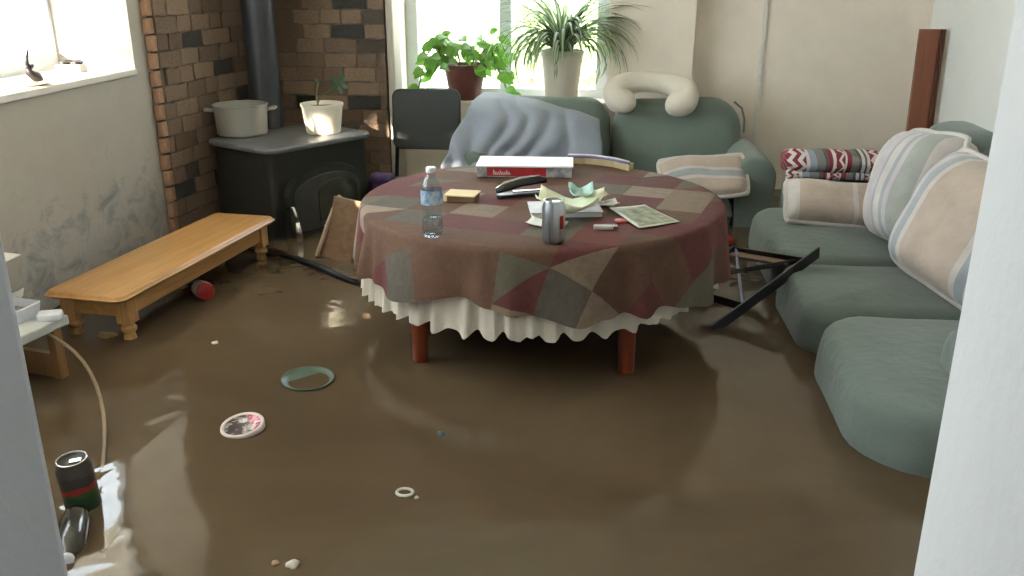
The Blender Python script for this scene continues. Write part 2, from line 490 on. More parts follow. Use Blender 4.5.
for q in range(4):
    a = q * 1.7
    MB().tube([(0, 0, 0), (0.15 * math.cos(a), 0.15 * math.sin(a), 0.5), (0.5 * math.cos(a), 0.5 * math.sin(a), 1.2)], [0.05, 0.035, 0.012], 7).build('stem', M_bark, tr, True)
tr = thing('sun_blocker_tree', 'unseen leafy tree added to block part of the sun', 'tree', (-4.6, -2.3, -0.14))  # added out of view so the crown narrows the sun beam through the left window
leaf_blob('crown', (0, 0, 5.10), (2.6, 2.6, 1.85), 9000, M_out_leaf, tr, 0.24, 77)
MB().tube([(0, 0, 0), (0.05, 0.02, 1.6), (-0.05, 0.05, 3.2), (0.1, 0, 5.0)], [0.2, 0.16, 0.13, 0.05], 12).build('trunk', M_bark, tr, True)
for q in range(6):
    a = q * 1.05
    MB().tube([(0, 0.04, 3.0), (0.5 * math.cos(a), 0.5 * math.sin(a), 3.8), (1.4 * math.cos(a), 1.4 * math.sin(a), 4.9)], [0.09, 0.06, 0.02], 7).build('branch', M_bark, tr, True)

# ------------------------------------------------------------------ flood water
t = NT('flood_water'); v = t.coord()
n = t.noise(t.mapping(v, (1, 1.6, 1)), 1.3, 4, 0.55, 0.6)
t.color(t.ramp(n, [(0.3, lin((82, 68, 51))), (0.7, lin((95, 80, 61)))]))
t.setp(Roughness=0.012, IOR=1.36)
h = t.math('ADD', t.noise(t.mapping(v, (1, 1, 1)), 3.8, 2, 0.45, 0.4), t.math('MULTIPLY', t.noise(v, 13, 2, 0.5), 0.10))
t.bump(h, 0.11, 0.06)
M_water = t.m
wm = MB()
prism(wm, [(-1.6, -1.9), (XR, -1.9), (XR, YN), (JR, YN), (JR, YD), (XR, YD), (XR, YB2), (0.50, YB2), (0.50, YB), (-1.145, YB), (-1.145, 4.955), (-1.887, 4.955), (-2.016, 3.99), (XL, 3.96), (XL, 0.87), (-0.70, 0.87), (JL, YD), (-1.2, 0.58), (-1.6, 0.57)], 0.004, WATER)
tag(wm.build('flood_water', M_water), 'still muddy brown flood water covering the whole floor', 'water', kind='stuff')

# ------------------------------------------------------------------ bench
M_pine = wood('golden_pine', (178, 130, 76), (206, 160, 104), 0.3, 'y')
M_pine_leg = wood('golden_pine_leg', (176, 130, 78), (204, 160, 104), 0.35, 'z')
bench = thing('bench', 'long low golden pine bench along the left plaster wall', 'bench', (-1.659, 3.222, 0), R(-7.4))
bm_ = cushion(0.150, 0.552, 0.03, 0.03, 0.012, 0.0, 0.0)
top = bm_.build('seat_board', M_pine, bench, True); top.location = (0, 0, 0.45)
for s in (-1, 1):
    MB().bb((s * 0.112 - 0.01, -0.49, 0.385), (s * 0.112 + 0.01, 0.49, 0.45)).build('side_rail', M_pine, bench, bevel=0.003)
    MB().bb((-0.112, s * 0.485 - 0.01, 0.385), (0.112, s * 0.485 + 0.01, 0.45)).build('end_rail', M_pine, bench, bevel=0.003)
for sx in (-1, 1):
    for sy in (-1, 1):
        lg = MB(); lg.box((0, 0, 0.405), (0.052, 0.052, 0.09))
        lg.lathe([(0.024, 0.362), (0.018, 0.352), (0.027, 0.342), (0.027, 0.332), (0.018, 0.322), (0.026, 0.28), (0.028, 0.2), (0.022, 0.1), (0.016, 0.0)], 16)
        lg.build('leg', M_pine_leg, bench, True, (sx * 0.108, sy * 0.475, 0)).modifiers.new('e', 'EDGE_SPLIT')

# ------------------------------------------------------------------ wood stove
M_iron = plain('black_iron', (44, 44, 42), 0.55, 0.3, 0.2, 20, 0.15, 90)
M_iron_top = plain('iron_top', (112, 112, 114), 0.45, 0.3, 0.15, 12)
M_pipe = plain('pipe_enamel', (62, 64, 68), 0.45, 0.4, 0.12, 8)
M_sglass = plain('glass_green_reflection', (52, 55, 46), 0.15, 0.0, 0.3, 8)  # greenish reflection put into the glass colour
M_chrome = plain('chrome', (196, 194, 188), 0.2, 1.0, 0.05)
ST = thing('wood_stove', 'black cast iron wood stove standing across the brick corner', 'stove', (-1.544, 4.336, 0), R(58))
SW, SD, SH = 0.315, 0.225, 0.715
prof = [outline(SW, SD, 0.03, 3)]
body = MB(); body.loft([[Vector((x * k, y * k, z)) for x, y in outline(SW, SD, 0.03, 3)] for z, k in ((0.16, 0.97), (0.19, 1), (0.45, 1.0), (0.66, 0.98), (SH, 0.97))])
body.build('body', M_iron, ST)
pl = MB(); o_ = outline(SW + 0.02, SD + 0.03, 0.07, 6)
pl.loft([[Vector((x * k, y * k, z)) for x, y in o_] for z, k in ((SH, 0.985), (SH + 0.006, 1.0), (SH + 0.018, 1.0), (SH + 0.024, 0.985))])
pl.build('top_plate', M_iron_top, ST)
dr = MB()
def arch(w_, z0, z1, zt, y, n=14):
    pts = [Vector((-w_, y, z0)), Vector((w_, y, z0)), Vector((w_, y, z1))]
    for k in range(1, n): a = math.pi * k / n; pts.append(Vector((w_ * math.cos(a), y, z1 + (zt - z1) * math.sin(a))))
    pts.append(Vector((-w_, y, z1))); return pts
ar = lambda w_, z0, z1, zt, ya, yb, inset=0.0: MB().loft([arch(w_, z0, z1, zt, ya), arch(w_ - inset, z0 + inset, z1, zt - inset, yb)])
door = ar(0.255, 0.27, 0.50, 0.63, -SD + 0.01, -SD - 0.03, 0.012).build('door', M_iron, ST)
ar(0.21, 0.32, 0.50, 0.585, -SD - 0.029, -SD - 0.033, 0.004).build('arched_rim', plain('iron_worn', (74, 74, 72), 0.5, 0.5), door)
ar(0.13, 0.35, 0.48, 0.55, -SD - 0.031, -SD - 0.037, 0.004).build('glass', M_sglass, door, loc=(0.06, 0, 0))
hd = MB(); hd.tube([(-0.25, -SD - 0.02, 0.45), (-0.25, -SD - 0.065, 0.46), (-0.245, -SD - 0.075, 0.42), (-0.245, -SD - 0.08, 0.38)], 0.007, 8)
hd.tube([(-0.245, -SD - 0.08, 0.39), (-0.243, -SD - 0.082, 0.34), (-0.24, -SD - 0.085, 0.27)], [0.011, 0.017, 0.012], 10)
hd.build('door_handle', M_chrome, door, True)
MB().bb((-0.30, -SD - 0.09, 0.235), (0.30, -SD, 0.25)).build('ash_shelf', M_iron, ST, bevel=0.004)
MB().tube([(-0.10, -SD - 0.097, 0.345), (0.14, -SD - 0.097, 0.345)], 0.006, 8).build('door_bar', M_chrome, ST, True)
for sx in (-1, 1):
    for sy in (-1, 1):
        MB().loft([[Vector((sx * 0.25 + x * k, sy * 0.17 + y * k, z)) for x, y in outline(0.035, 0.035, 0.012, 2)] for z, k in ((0, 1.1), (0.02, 1.1), (0.05, 0.7), (0.165, 1.0))]).build('leg', M_iron, ST)
SP = thing('stove_pipe', 'dark round stove pipe rising behind the wood stove', 'pipe', (-1.754, 4.585, 0))
pp = MB(); pp.lathe([(0.082, 0.36), (0.084, 0.42), (0.082, 0.44), (0.080, ZC)], 28)
pp.build('flue', M_pipe, SP, True).modifiers.new('e', 'EDGE_SPLIT')
MB().tube([(0, 0, 0.5), (0.10, -0.09, 0.5)], 0.07, 16).build('flue_stub', M_pipe, SP, True)

zt = SH + 0.025
M_alu = plain('brushed_aluminium', (164, 162, 154), 0.42, 0.35, 0.08, 6)
PN = thing('stock_pot', 'wide dull aluminium pot with side handles on the stove', 'pot', (-1.79, 4.33, zt))
MB().lathe([(0.02, 0.002), (0.112, 0.0), (0.122, 0.01), (0.130, 0.145), (0.136, 0.148), (0.136, 0.154), (0.128, 0.154), (0.116, 0.014), (0.02, 0.012)], 40).build('body', M_alu, PN, True).modifiers.new('e', 'EDGE_SPLIT')
for s in (-1, 1):
    MB().tube([(s * 0.128, -0.035, 0.125), (s * 0.165, -0.032, 0.13), (s * 0.172, 0, 0.132), (s * 0.165, 0.032, 0.13), (s * 0.128, 0.035, 0.125)], 0.007, 8).build('handle', M_alu, PN, True, rot=(0, 0, R(20)))

M_pot_white = plain('white_enamel', (232, 224, 206), 0.4, 0, 0.05, 10)
M_soil = plain('soil', (58, 42, 30), 0.95, 0, 0.3, 60, 0.5)
M_small_leaf = leaf_mat('dark_leaf', (70, 104, 78))
M_stem = plain('green_stem', (118, 122, 72), 0.6)
FP = thing('potted_plant', 'white tapered flowerpot with a sparse leafy sprig on the stove', 'potted plant', (-1.40, 4.42, zt))
MB().lathe([(0.02, 0.0), (0.078, 0.0), (0.086, 0.008), (0.102, 0.135), (0.107, 0.137), (0.107, 0.15), (0.099, 0.15), (0.094, 0.12), (0.02, 0.118)], 36).build('pot', M_pot_white, FP, True).modifiers.new('e', 'EDGE_SPLIT')
MB().lathe([(0.001, 0.132), (0.05, 0.134), (0.097, 0.130)], 20, caps=(False, False)).build('soil', M_soil, FP, True)
MB().tube([(-0.03, 0, 0.125), (-0.005, 0, 0.18), (0.05, 0, 0.215), (0.10, 0, 0.25)], [0.004, 0.003, 0.003, 0.002], 6).build('stem', M_stem, FP, True)
MB().tube([(-0.02, 0.01, 0.125), (-0.03, 0.01, 0.19), (-0.01, 0.0, 0.25)], [0.005, 0.004, 0.003], 6).build('stem', M_stem, FP, True)
def leaf_geo(pts, wid, up=Vector((0, 0, 1)), cup=0.15):
    """blade along pts with half widths wid; returns MB, uv"""
    mb = MB(); uv = []; n = len(pts)
    for i, p in enumerate(pts):
        p = Vector(p); tdir = (Vector(pts[min(i + 1, n - 1)]) - Vector(pts[max(i - 1, 0)])).normalized()
        s = tdir.cross(up); s = s.normalized() if s.length > 1e-4 else Vector((1, 0, 0)); nrm = s.cross(tdir)
        mb.v += [tuple(p - s * wid[i] + nrm * wid[i] * cup), tuple(p), tuple(p + s * wid[i] + nrm * wid[i] * cup)]
        uv += [(0, i / (n - 1)), (0.5, i / (n - 1)), (1, i / (n - 1))]
    for i in range(n - 1):
        a = 3 * i; mb.f += [(a, a + 1, a + 4, a + 3), (a + 1, a + 2, a + 5, a + 4)]
    return mb, uv
random.seed(3)
for (bx, bz, ang, L) in ((0.10, 0.25, 0.9, 0.06), (0.09, 0.245, 2.2, 0.05), (0.10, 0.25, -0.5, 0.06), (0.09, 0.235, -1.1, 0.05), (0.105, 0.255, 1.4, 0.05), (-0.01, 0.25, 1.9, 0.03), (0.085, 0.24, 3.4, 0.04)):
    dv = Vector((math.cos(ang), random.uniform(-.6, .1), math.sin(ang))).normalized()
    p0 = Vector((bx, 0, bz)); mb, uv = leaf_geo([p0 + dv * L * k / 5 for k in range(6)], [0.002, 0.008, 0.011, 0.010, 0.006, 0.001], Vector((0.2, -1, 0.3)))
    mb.build('leaf', M_small_leaf, FP, True, uv=uv)

# ------------------------------------------------------------------ round table, cloths
TC = Vector((-0.2, 3.1, 0)); TR = 0.635
M_leg = wood('red_brown_wood', (104, 44, 26), (138, 64, 40), 0.35, 'z')
TB = thing('dining_table', 'round dining table with reddish wooden legs standing in the water', 'table', TC)
MB().lathe([(0.02, 0.715), (0.60, 0.715), (0.612, 0.722), (0.612, 0.735), (0.605, 0.742), (0.02, 0.742)], 64).build('tabletop', M_leg, TB, True).modifiers.new('e', 'EDGE_SPLIT')
MB().lathe([(0.47, 0.64), (0.49, 0.64), (0.49, 0.715), (0.47, 0.715)], 48, caps=(False, False)).build('apron', M_leg, TB, True)
for x, y in ((-0.345, -0.44), (0.29, -0.46), (-0.345, 0.42), (0.30, 0.42)):
    MB().tube([(x, y, 0.715), (x * 1.05, y * 1.02, 0.45), (x * 1.08, y * 1.04, 0.0)], [0.034, 0.029, 0.018], 14).build('leg', M_leg, TB, True)

def round_cloth(z_top, r_edge, flare, hem, folds, famp, seed, NA=240, round_r=0.02, steps=12):
    mb = MB(); uv = []; rows = []
    for k in range(9): rows.append(('top', (k + 0.02) / 8.0))
    for k in range(1, 5): rows.append(('edge', k / 4.0))
    for k in range(1, steps + 1): rows.append(('skirt', k / steps))
    for typ, s in rows:
        for j in range(NA):
            a = 2 * math.pi * j / NA
            ca, sa = math.cos(a), math.sin(a)
            wob = mn.noise(Vector((ca * 2.1, sa * 2.1, seed))) * 2.2
            ph = folds * a + wob * 2.0
            fold = 0.6 * math.sin(ph) + 0.4 * math.sin(ph * 1.7 + 1.3 + seed)
            fold *= 0.5 + 0.8 * abs(mn.noise(Vector((ca * 1.4 + 5, sa * 1.4, seed * 2))))+0.2
            re = r_edge - round_r
            hz = hem(a, fold)
            if typ == 'top': r = re * s; z = z_top + 0.0012 * mn.noise(Vector((r * ca * 7, r * sa * 7, seed))); ru = r
            elif typ == 'edge': q = s * math.pi / 2; r = re + round_r * math.sin(q); z = z_top - round_r * (1 - math.cos(q)); ru = re + round_r * 1.57 * s
            else:
                L = z_top - round_r - hz
                z = z_top - round_r - L * s
                r = r_edge + flare * s + famp * (1 + 0.7 * max(0, -ca)) * fold * (s ** 0.8)
                ru = re + round_r * 1.57 + L * s
            mb.v.append((r * ca, r * sa, z)); uv.append((ru * ca, ru * sa))
    n = len(rows)
    for i in range(n - 1):
        for j in range(NA):
            k = (j + 1) % NA
            mb.f.append((i * NA + j, i * NA + k, (i + 1) * NA + k, (i + 1) * NA + j))
    return mb, uv
t = NT('patchwork'); uvn = t.coord('UV')
uvr = t.mapping(uvn, (6.4, 6.4, 6.4), (0, 0, R(16)), (0.35, 0.1, 0))
fl = t.add('ShaderNodeVectorMath', operation='FLOOR'); t.link(uvr, fl.inputs[0])
fr = t.add('ShaderNodeVectorMath', operation='FRACTION'); t.link(uvr, fr.inputs[0])
fx = t.xyz(fr.outputs[0])
wn0 = t.add('ShaderNodeTexWhiteNoise', noise_dimensions='2D'); t.link(fl.outputs[0], wn0.inputs['Vector'])
split = t.math('MULTIPLY', t.math('GREATER_THAN', fx[0], fx[1]), t.math('GREATER_THAN', wn0.outputs['Value'], 0.75))
cell = t.add('ShaderNodeCombineXYZ'); f2 = t.xyz(fl.outputs[0])
t.link(f2[0], cell.inputs[0]); t.link(f2[1], cell.inputs[1]); t.link(t.math('MULTIPLY', split, 3.7), cell.inputs[2])
wn = t.add('ShaderNodeTexWhiteNoise', noise_dimensions='3D'); t.link(cell.outputs[0], wn.inputs['Vector'])
pc = t.ramp(wn.outputs['Value'], [(0.0, lin((98, 46, 45))), (0.2, lin((100, 70, 52))), (0.40, lin((134, 116, 98))), (0.5, lin((92, 64, 48))), (0.62, lin((98, 94, 78))), (0.74, lin((110, 58, 52))), (0.86, lin((88, 82, 72))), (0.94, lin((146, 130, 114)))], 'CONSTANT')
pc = t.mix(0.12, pc, lin((86, 66, 56)))
pr_ = t.noise(uvn, 26, 6, 0.7, 1.5)
pc = t.mix(0.6, pc, t.ramp(pr_, [(0.3, (0.55, 0.52, 0.5, 1)), (0.65, (1.1, 1.08, 1.05, 1))]), 'MULTIPLY')
t.color(pc); t.setp(Roughness=0.85); t.bump(t.noise(uvn, 60, 3), 0.15, 0.004)
M_patch = t.m
M_lace = fabric('cream_cloth', (208, 198, 182), 0.08)
def hem_white(a, fold):
    d_ = math.degrees(a) % 360
    base = 0.466 - 0.012 * max(0, -math.cos(a)) + 0.04 * max(0, math.cos(a)) ** 2
    return base + 0.012 * math.sin(a * 44) * (0.5 + 0.5 * math.sin(a * 3)) - 0.006 * fold
mb, uv = round_cloth(0.7465, 0.622, 0.012, hem_white, 52, 0.014, 2.0, NA=420)
o = mb.build('undercloth', M_lace, None, True, TC, uv=uv)
tag(o, 'cream undercloth showing its scalloped hem below the patchwork cloth', 'tablecloth')
def hem_patch(a, fold):
    return 0.535 + 0.035 * max(0, -math.cos(a)) + 0.018 * math.sin(3 * a + 0.6) + 0.016 * math.sin(7 * a + 2.0) - 0.012 * fold
mb, uv = round_cloth(0.7505, 0.645, 0.022, hem_patch, 17, 0.022, 5.0, NA=300)
o = mb.build('tablecloth', M_patch, None, True, TC, uv=uv)
tag(o, 'brown and maroon patchwork tablecloth over the round table', 'tablecloth')
ZT = 0.7525

# ------------------------------------------------------------------ things on the table
# water bottle
M_clear = glass_mat('clear_plastic', (0.93, 0.96, 0.97), 0.05)
M_bwater = glass_mat('bottle_water', (0.93, 0.96, 0.97), 0.02)
t = NT('blue_label'); t.color(t.ramp(t.noise(t.coord(), 60, 3), [(0.4, lin((120, 158, 200))), (0.6, lin((196, 214, 230)))])); t.setp(Roughness=0.35, Alpha=0.7); M_label = t.m
BT = thing('water_bottle', 'clear plastic water bottle with pale blue label on the table', 'bottle', (-0.495, 2.565, ZT))
MB().lathe([(0.006, 0.004), (0.024, 0.0), (0.031, 0.006), (0.0325, 0.02), (0.0305, 0.05), (0.0275, 0.072), (0.031, 0.092), (0.0325, 0.10), (0.0325, 0.145), (0.030, 0.155), (0.022, 0.175), (0.0135, 0.188), (0.0128, 0.195), (0.0118, 0.195), (0.0125, 0.187), (0.021, 0.174), (0.029, 0.153), (0.0315, 0.144), (0.0315, 0.10), (0.0265, 0.072), (0.0295, 0.05), (0.0315, 0.02), (0.028, 0.008), (0.006, 0.006)], 32).build('body', M_clear, BT, True)
MB().lathe([(0.004, 0.0065), (0.027, 0.0085), (0.0308, 0.02), (0.0288, 0.05), (0.0278, 0.058), (0.004, 0.058)], 28).build('water', M_bwater, BT, True)
MB().lathe([(0.0329, 0.101), (0.0331, 0.103), (0.0331, 0.142), (0.0329, 0.144)], 32, caps=(False, False)).build('label', M_label, BT, True)
MB().lathe([(0.004, 0.195), (0.0148, 0.195), (0.0152, 0.197), (0.0152, 0.208), (0.014, 0.2105), (0.004, 0.2105)], 24).build('cap', plain('white_cap', (226, 228, 226), 0.4), BT, True)

# drinks can on the table
t = NT('silver_can'); v = t.coord(); x = t.xyz(v)
ang = t.math('ARCTAN2', x[1], x[0])
k1 = t.noise(t.mapping(v, (30, 30, 2)), 1.4, 2)
red = t.math('MULTIPLY', t.math('LESS_THAN', t.math('ABSOLUTE', t.math('ADD', ang, 0.75)), 0.22), t.math('LESS_THAN', t.math('ABSOLUTE', t.math('SUBTRACT', x[2], 0.066)), 0.02))
cc = t.ramp(k1, [(0.35, lin((118, 120, 124))), (0.6, lin((190, 190, 192)))])
cc = t.mix(red, cc, lin((170, 40, 44)))
t.color(cc); t.setp(Roughness=0.28, Metallic=0.75); M_can = t.m
CAN_P = [(0.006, 0.006), (0.022, 0.002), (0.026, 0.0), (0.030, 0.006), (0.033, 0.014), (0.033, 0.105), (0.0275, 0.118), (0.0278, 0.121), (0.0265, 0.1215), (0.0255, 0.116), (0.004, 0.1155)]
def can(name, label, loc, mat, rot=(0, 0, 0), scale=1.0):
    e = thing(name, label, 'can', loc, rot)
    MB().lathe([(r * scale, z * scale) for r, z in CAN_P], 32).build('body', mat, e, True)
    MB().lathe([(0.0265 * scale, 0.1205 * scale), (0.0285 * scale, 0.1205 * scale), (0.0288 * scale, 0.123 * scale), (0.0265 * scale, 0.123 * scale)], 28, caps=(False, False)).build('rim', M_chrome, e, True)
    MB().box((0.006 * scale, 0, 0.118 * scale), (0.022 * scale, 0.012 * scale, 0.0015)).build('pull_tab', M_chrome, e, bevel=0.003)
    return e
can('drink_can', 'silver drinks can with a red mark on the table', (-0.128, 2.535, ZT), M_can, scale=1.04)

def sheet(name, label, cat, pts, mat, z, thick=0.0015, curl=0.0, seed=0, n=8, parent=None, kind=None):
    """thin paper laid over a quad (four plan points), gently curled"""
    mb = MB(); a, b, c, d_ = [Vector((p[0], p[1], 0)) for p in pts]
    cen = (a + b + c + d_) / 4
    uv = []
    for i in range(n + 1):
        for j in range(n + 1):
            u, v_ = i / n, j / n
            p = (a * (1 - u) + b * u) * (1 - v_) + (d_ * (1 - u) + c * u) * v_
            h = curl * ((2 * u - 1) ** 2 * 0.6 + (2 * v_ - 1) ** 4 * 0.4 + 0.35 * mn.noise(Vector((u * 3, v_ * 3, seed)))) if curl else 0
            mb.v.append((p.x - cen.x, p.y - cen.y, max(h, 0) + thick)); uv.append((u, v_))
    for i in range(n):
        for j in range(n):
            q = i * (n + 1) + j; mb.f.append((q, q + n + 1, q + n + 2, q + 1))
    o = mb.build(name, mat, parent, True, (cen.x, cen.y, z), solid=thick, uv=uv)
    if label: tag(o, label, cat)
    return o
M_paper = plain('white_paper', (226, 224, 216), 0.8, var=0.04)
M_card = plain('cream_card', (226, 206, 164), 0.8, var=0.06)
M_brown_edge = plain('brown_edge', (112, 82, 56), 0.8)
NTE = thing('note_box', 'small cream topped card box near the water bottle', 'box', (-0.475, 3.03, ZT), R(-6))
MB().bb((-0.052, -0.042, 0), (0.052, 0.042, 0.020)).build('box_base', M_brown_edge, NTE, bevel=0.002)
MB().bb((-0.056, -0.046, 0.020), (0.056, 0.046, 0.025)).build('lid', M_card, NTE, bevel=0.0015)
MB().bb((-0.056, -0.047, 0.002), (-0.044, -0.044, 0.020)).build('corner_strip', M_card, NTE)

# board game box
t = NT('game_side'); v = t.coord(); x = t.xyz(v)
g = t.noise(t.mapping(v, (1, 1, 1)), 30, 3)
inside = t.math('MULTIPLY', t.math('GREATER_THAN', x[0], -0.147), t.math('LESS_THAN', x[0], 0.085))
inside = t.math('MULTIPLY', inside, t.math('GREATER_THAN', x[2], 0.004))
t.color(t.mix(inside, t.ramp(g, [(0.4, lin((120, 122, 124))), (0.6, lin((168, 166, 162)))]), t.ramp(g, [(0.3, lin((140, 28, 34))), (0.7, lin((168, 40, 44)))])))
t.setp(Roughness=0.4); M_gside = t.m
GB = thing('game_box', 'flat board game box with white lid and red lettered side', 'box', (-0.292, 3.50, ZT), R(2))
MB().bb((-0.185, -0.09, 0), (0.185, 0.09, 0.040)).build('box_base', M_gside, GB, bevel=0.002)
lidm = MB(); lidm.bb((-0.19, -0.095, 0.040), (0.19, 0.095, 0.047))
lidm.build('lid', plain('lid_white', (226, 226, 224), 0.45, var=0.03), GB, bevel=0.0015)
lt = MB(); random.seed(8)
xq = -0.122
for k, hh in enumerate((0.020, 0.012, 0.012, 0.017, 0.012, 0.012, 0.018, 0.012)):     # worn white script on the side
    lt.tube([(xq, -0.0912, 0.010), (xq + 0.002, -0.0912, 0.010 + hh), (xq + 0.005, -0.0912, 0.010 + hh * 0.6), (xq + 0.007, -0.0912, 0.010)], 0.0012, 5)
    xq += 0.0085
lt.build('lettering', M_paper, GB)

# folded stapler / punch
M_black = plain('black_plastic', (34, 32, 32), 0.4)
SPL = thing('stapler', 'black stapler with a bright steel top lying on the table', 'stapler', (-0.275, 3.10, ZT), R(22))
MB().loft([[Vector((x, y, z)) for x, y in outline(hx, 0.02, 0.015, 3)] for z, hx in ((0, 0.09), (0.012, 0.09))]).build('base', M_black, SPL, bevel=0.002)
MB().box((0.03, 0, 0.018), (0.12, 0.016, 0.006)).build('staple_rail', M_chrome, SPL, bevel=0.001)
MB().tube([(-0.092, 0, 0.022), (-0.06, 0, 0.036), (0.0, 0, 0.05), (0.06, 0, 0.056), (0.095, 0, 0.052)], [0.008, 0.017, 0.017, 0.016, 0.010], 12, flat=0.8).build('arm', M_black, SPL, True)
MB().tube([(-0.095, 0, 0.032), (-0.06, 0, 0.051), (0.0, 0, 0.065), (0.07, 0, 0.070)], [0.003, 0.006, 0.006, 0.004], 8).build('steel_top', M_chrome, SPL, True)

# papers in the middle
t = NT('yellow_paper'); t.color(lin((240, 241, 212))); t.setp(Roughness=0.7); M_yel = t.m
M_teal = plain('pale_teal_paper', (178, 212, 206), 0.6, var=0.1)
M_pink = plain('pale_tan_paper', (196, 164, 138), 0.7, var=0.1)
BK = thing('paperback', 'grey paperback lying under crumpled papers on the table', 'book', (-0.11, 2.89, ZT), R(9))
MB().bb((-0.115, -0.075, 0.001), (0.115, 0.075, 0.016)).build('pages', M_paper, BK)
MB().bb((-0.119, -0.078, 0.016), (0.119, 0.078, 0.0185)).build('cover', plain('grey_cover', (186, 184, 188), 0.5, var=0.2), BK)
sheet('crumpled_paper', 'crumpled pale yellow paper standing behind the silver can', 'paper', [(-0.20, 2.76), (0.0, 2.73), (0.02, 2.88), (-0.19, 2.90)], M_yel, ZT + 0.024, 0.001, 0.065, 4)
sheet('teal_leaflet', 'pale teal leaflet on top of the crumpled papers', 'leaflet', [(-0.09, 2.82), (-0.01, 2.84), (-0.02, 2.95), (-0.10, 2.93)], M_teal, ZT + 0.062, 0.001, 0.03, 9)
sheet('loose_envelope', 'white envelope poking out in front of the crumpled papers', 'envelope', [(-0.225, 2.70), (-0.11, 2.66), (-0.09, 2.72), (-0.21, 2.78)], M_paper, ZT, 0.002, 0.012, 14)
sheet('folded_napkin', 'folded tan and white napkin right of the crumpled papers', 'napkin', [(-0.05, 2.93), (0.04, 2.97), (0.02, 3.06), (-0.09, 3.04)], M_pink, ZT + 0.024, 0.002, 0.02, 21)
sheet('white_slip', 'white paper slip lying beside the tan napkin', 'paper', [(-0.02, 2.945), (0.075, 2.965), (0.06, 3.03), (-0.03, 3.01)], M_paper, ZT + 0.002, 0.002, 0.014, 33)
t = NT('green_photo'); uvn = t.coord('UV'); x = t.xyz(uvn)
bd = t.math('MAXIMUM', t.math('ABSOLUTE', t.math('SUBTRACT', x[0], 0.5)), t.math('ABSOLUTE', t.math('SUBTRACT', x[1], 0.5)))
t.color(t.mix(t.math('LESS_THAN', bd, 0.44), lin((206, 208, 186)), t.ramp(t.noise(uvn, 5, 5, 0.6), [(0.35, lin((96, 106, 84))), (0.65, lin((176, 182, 152)))])))
t.setp(Roughness=0.4); M_photo = t.m
sheet('picture_card', 'pale green printed card with a border on the right of the table', 'card', [(0.13, 2.70), (0.262, 2.79), (0.16, 3.0), (0.04, 2.945)], M_photo, ZT, 0.002, 0.002, 2)
LT_ = thing('lighter', 'small clear lighter lying near the printed card', 'lighter', (0.025, 2.685, ZT + 0.008), R(4))
MB().box((-0.006, 0, 0), (0.062, 0.022, 0.014)).build('tank', plain('clear_lighter', (200, 196, 190), 0.2, var=0.1), LT_, bevel=0.005)
MB().box((0.032, 0, 0), (0.014, 0.018, 0.013)).build('metal_head', M_chrome, LT_, bevel=0.002)
M_redp = plain('red_plastic', (190, 66, 54), 0.4)
o = MB().lathe([(0.002, 0), (0.019, 0), (0.021, 0.002), (0.021, 0.004), (0.019, 0.006), (0.002, 0.006)], 20).build('game_counter', M_redp, None, True, (0.075, 2.785, ZT)); tag(o, 'flat round red counter beside the printed card', 'counter')
# curled magazine behind the game box
mg = MB(); uv = []
P = [(-0.13, 3.70), (-0.06, 3.70), (0.0, 3.68), (0.06, 3.64), (0.12, 3.57)]
for i, (px, py) in enumerate(P):
    for h in (0.0, 0.028):
        mg.v.append((px, py, ZT + h)); mg.v.append((px + 0.02, py + 0.05, ZT + h - (0.0 if h == 0 else 0.004)))
for i in range(4):
    a = 4 * i; b = a + 4
    mg.f += [(a, b, b + 2, a + 2), (a + 2, b + 2, b + 3, a + 3), (a + 3, b + 3, b + 1, a + 1), (a + 1, b + 1, b, a)]
mg.f += [(0, 2, 3, 1), (16, 17, 19, 18)]
MGZ = thing('curled_magazine', 'curled magazine with purple edge behind the game box', 'magazine')
mg.build('pages', plain('yellow_pages', (178, 160, 118), 0.6, var=0.15), MGZ)
MB().tube([(px, py - 0.002, ZT + 0.032) for px, py in P], 0.006, 6).build('spine', plain('purple_spine', (112, 104, 150), 0.45), MGZ, True)
MB().tube([(px, py - 0.003, ZT + 0.0375 + 0.002) for px, py in P], 0.003, 6).build('white_edge', M_paper, MGZ, True)

# ------------------------------------------------------------------ loveseat at the back
M_sofa = fabric('sage_upholstery', (110, 122, 112), 0.10)
M_sofa_r = fabric('sage_upholstery_grey', (103, 114, 107), 0.10)
def piece(name, mat, parent, lo, hi, rp=0.06, r=0.05, puff=0.03, seed=0, amp=0.008, bulge=0.012, rot=None):
    c = [(a + b) / 2 for a, b in zip(lo, hi)]; h = [(b - a) / 2 for a, b in zip(lo, hi)]
    mb = cushion(h[0], h[1], 2 * h[2], rp, min(r, h[2] * 0.98), puff, amp, seed, bulge)
    o = mb.build(name, mat, parent, True); o.location = (c[0], c[1], lo[2])
    if rot: o.rotation_euler = rot
    return o
LS = thing('loveseat', 'sage green loveseat under the back window', 'sofa', (0, 0, 0))
piece('base', M_sofa, LS, (-0.70, 4.44, 0.06), (0.84, 5.08, 0.30), 0.04, 0.03, 0.0)
piece('seat_cushion', M_sofa, LS, (-0.54, 4.40, 0.28), (0.01, 4.90, 0.43), 0.07, 0.06, 0.03, 1)
piece('seat_cushion', M_sofa, LS, (0.02, 4.40, 0.28), (0.68, 4.90, 0.43), 0.07, 0.06, 0.03, 2)
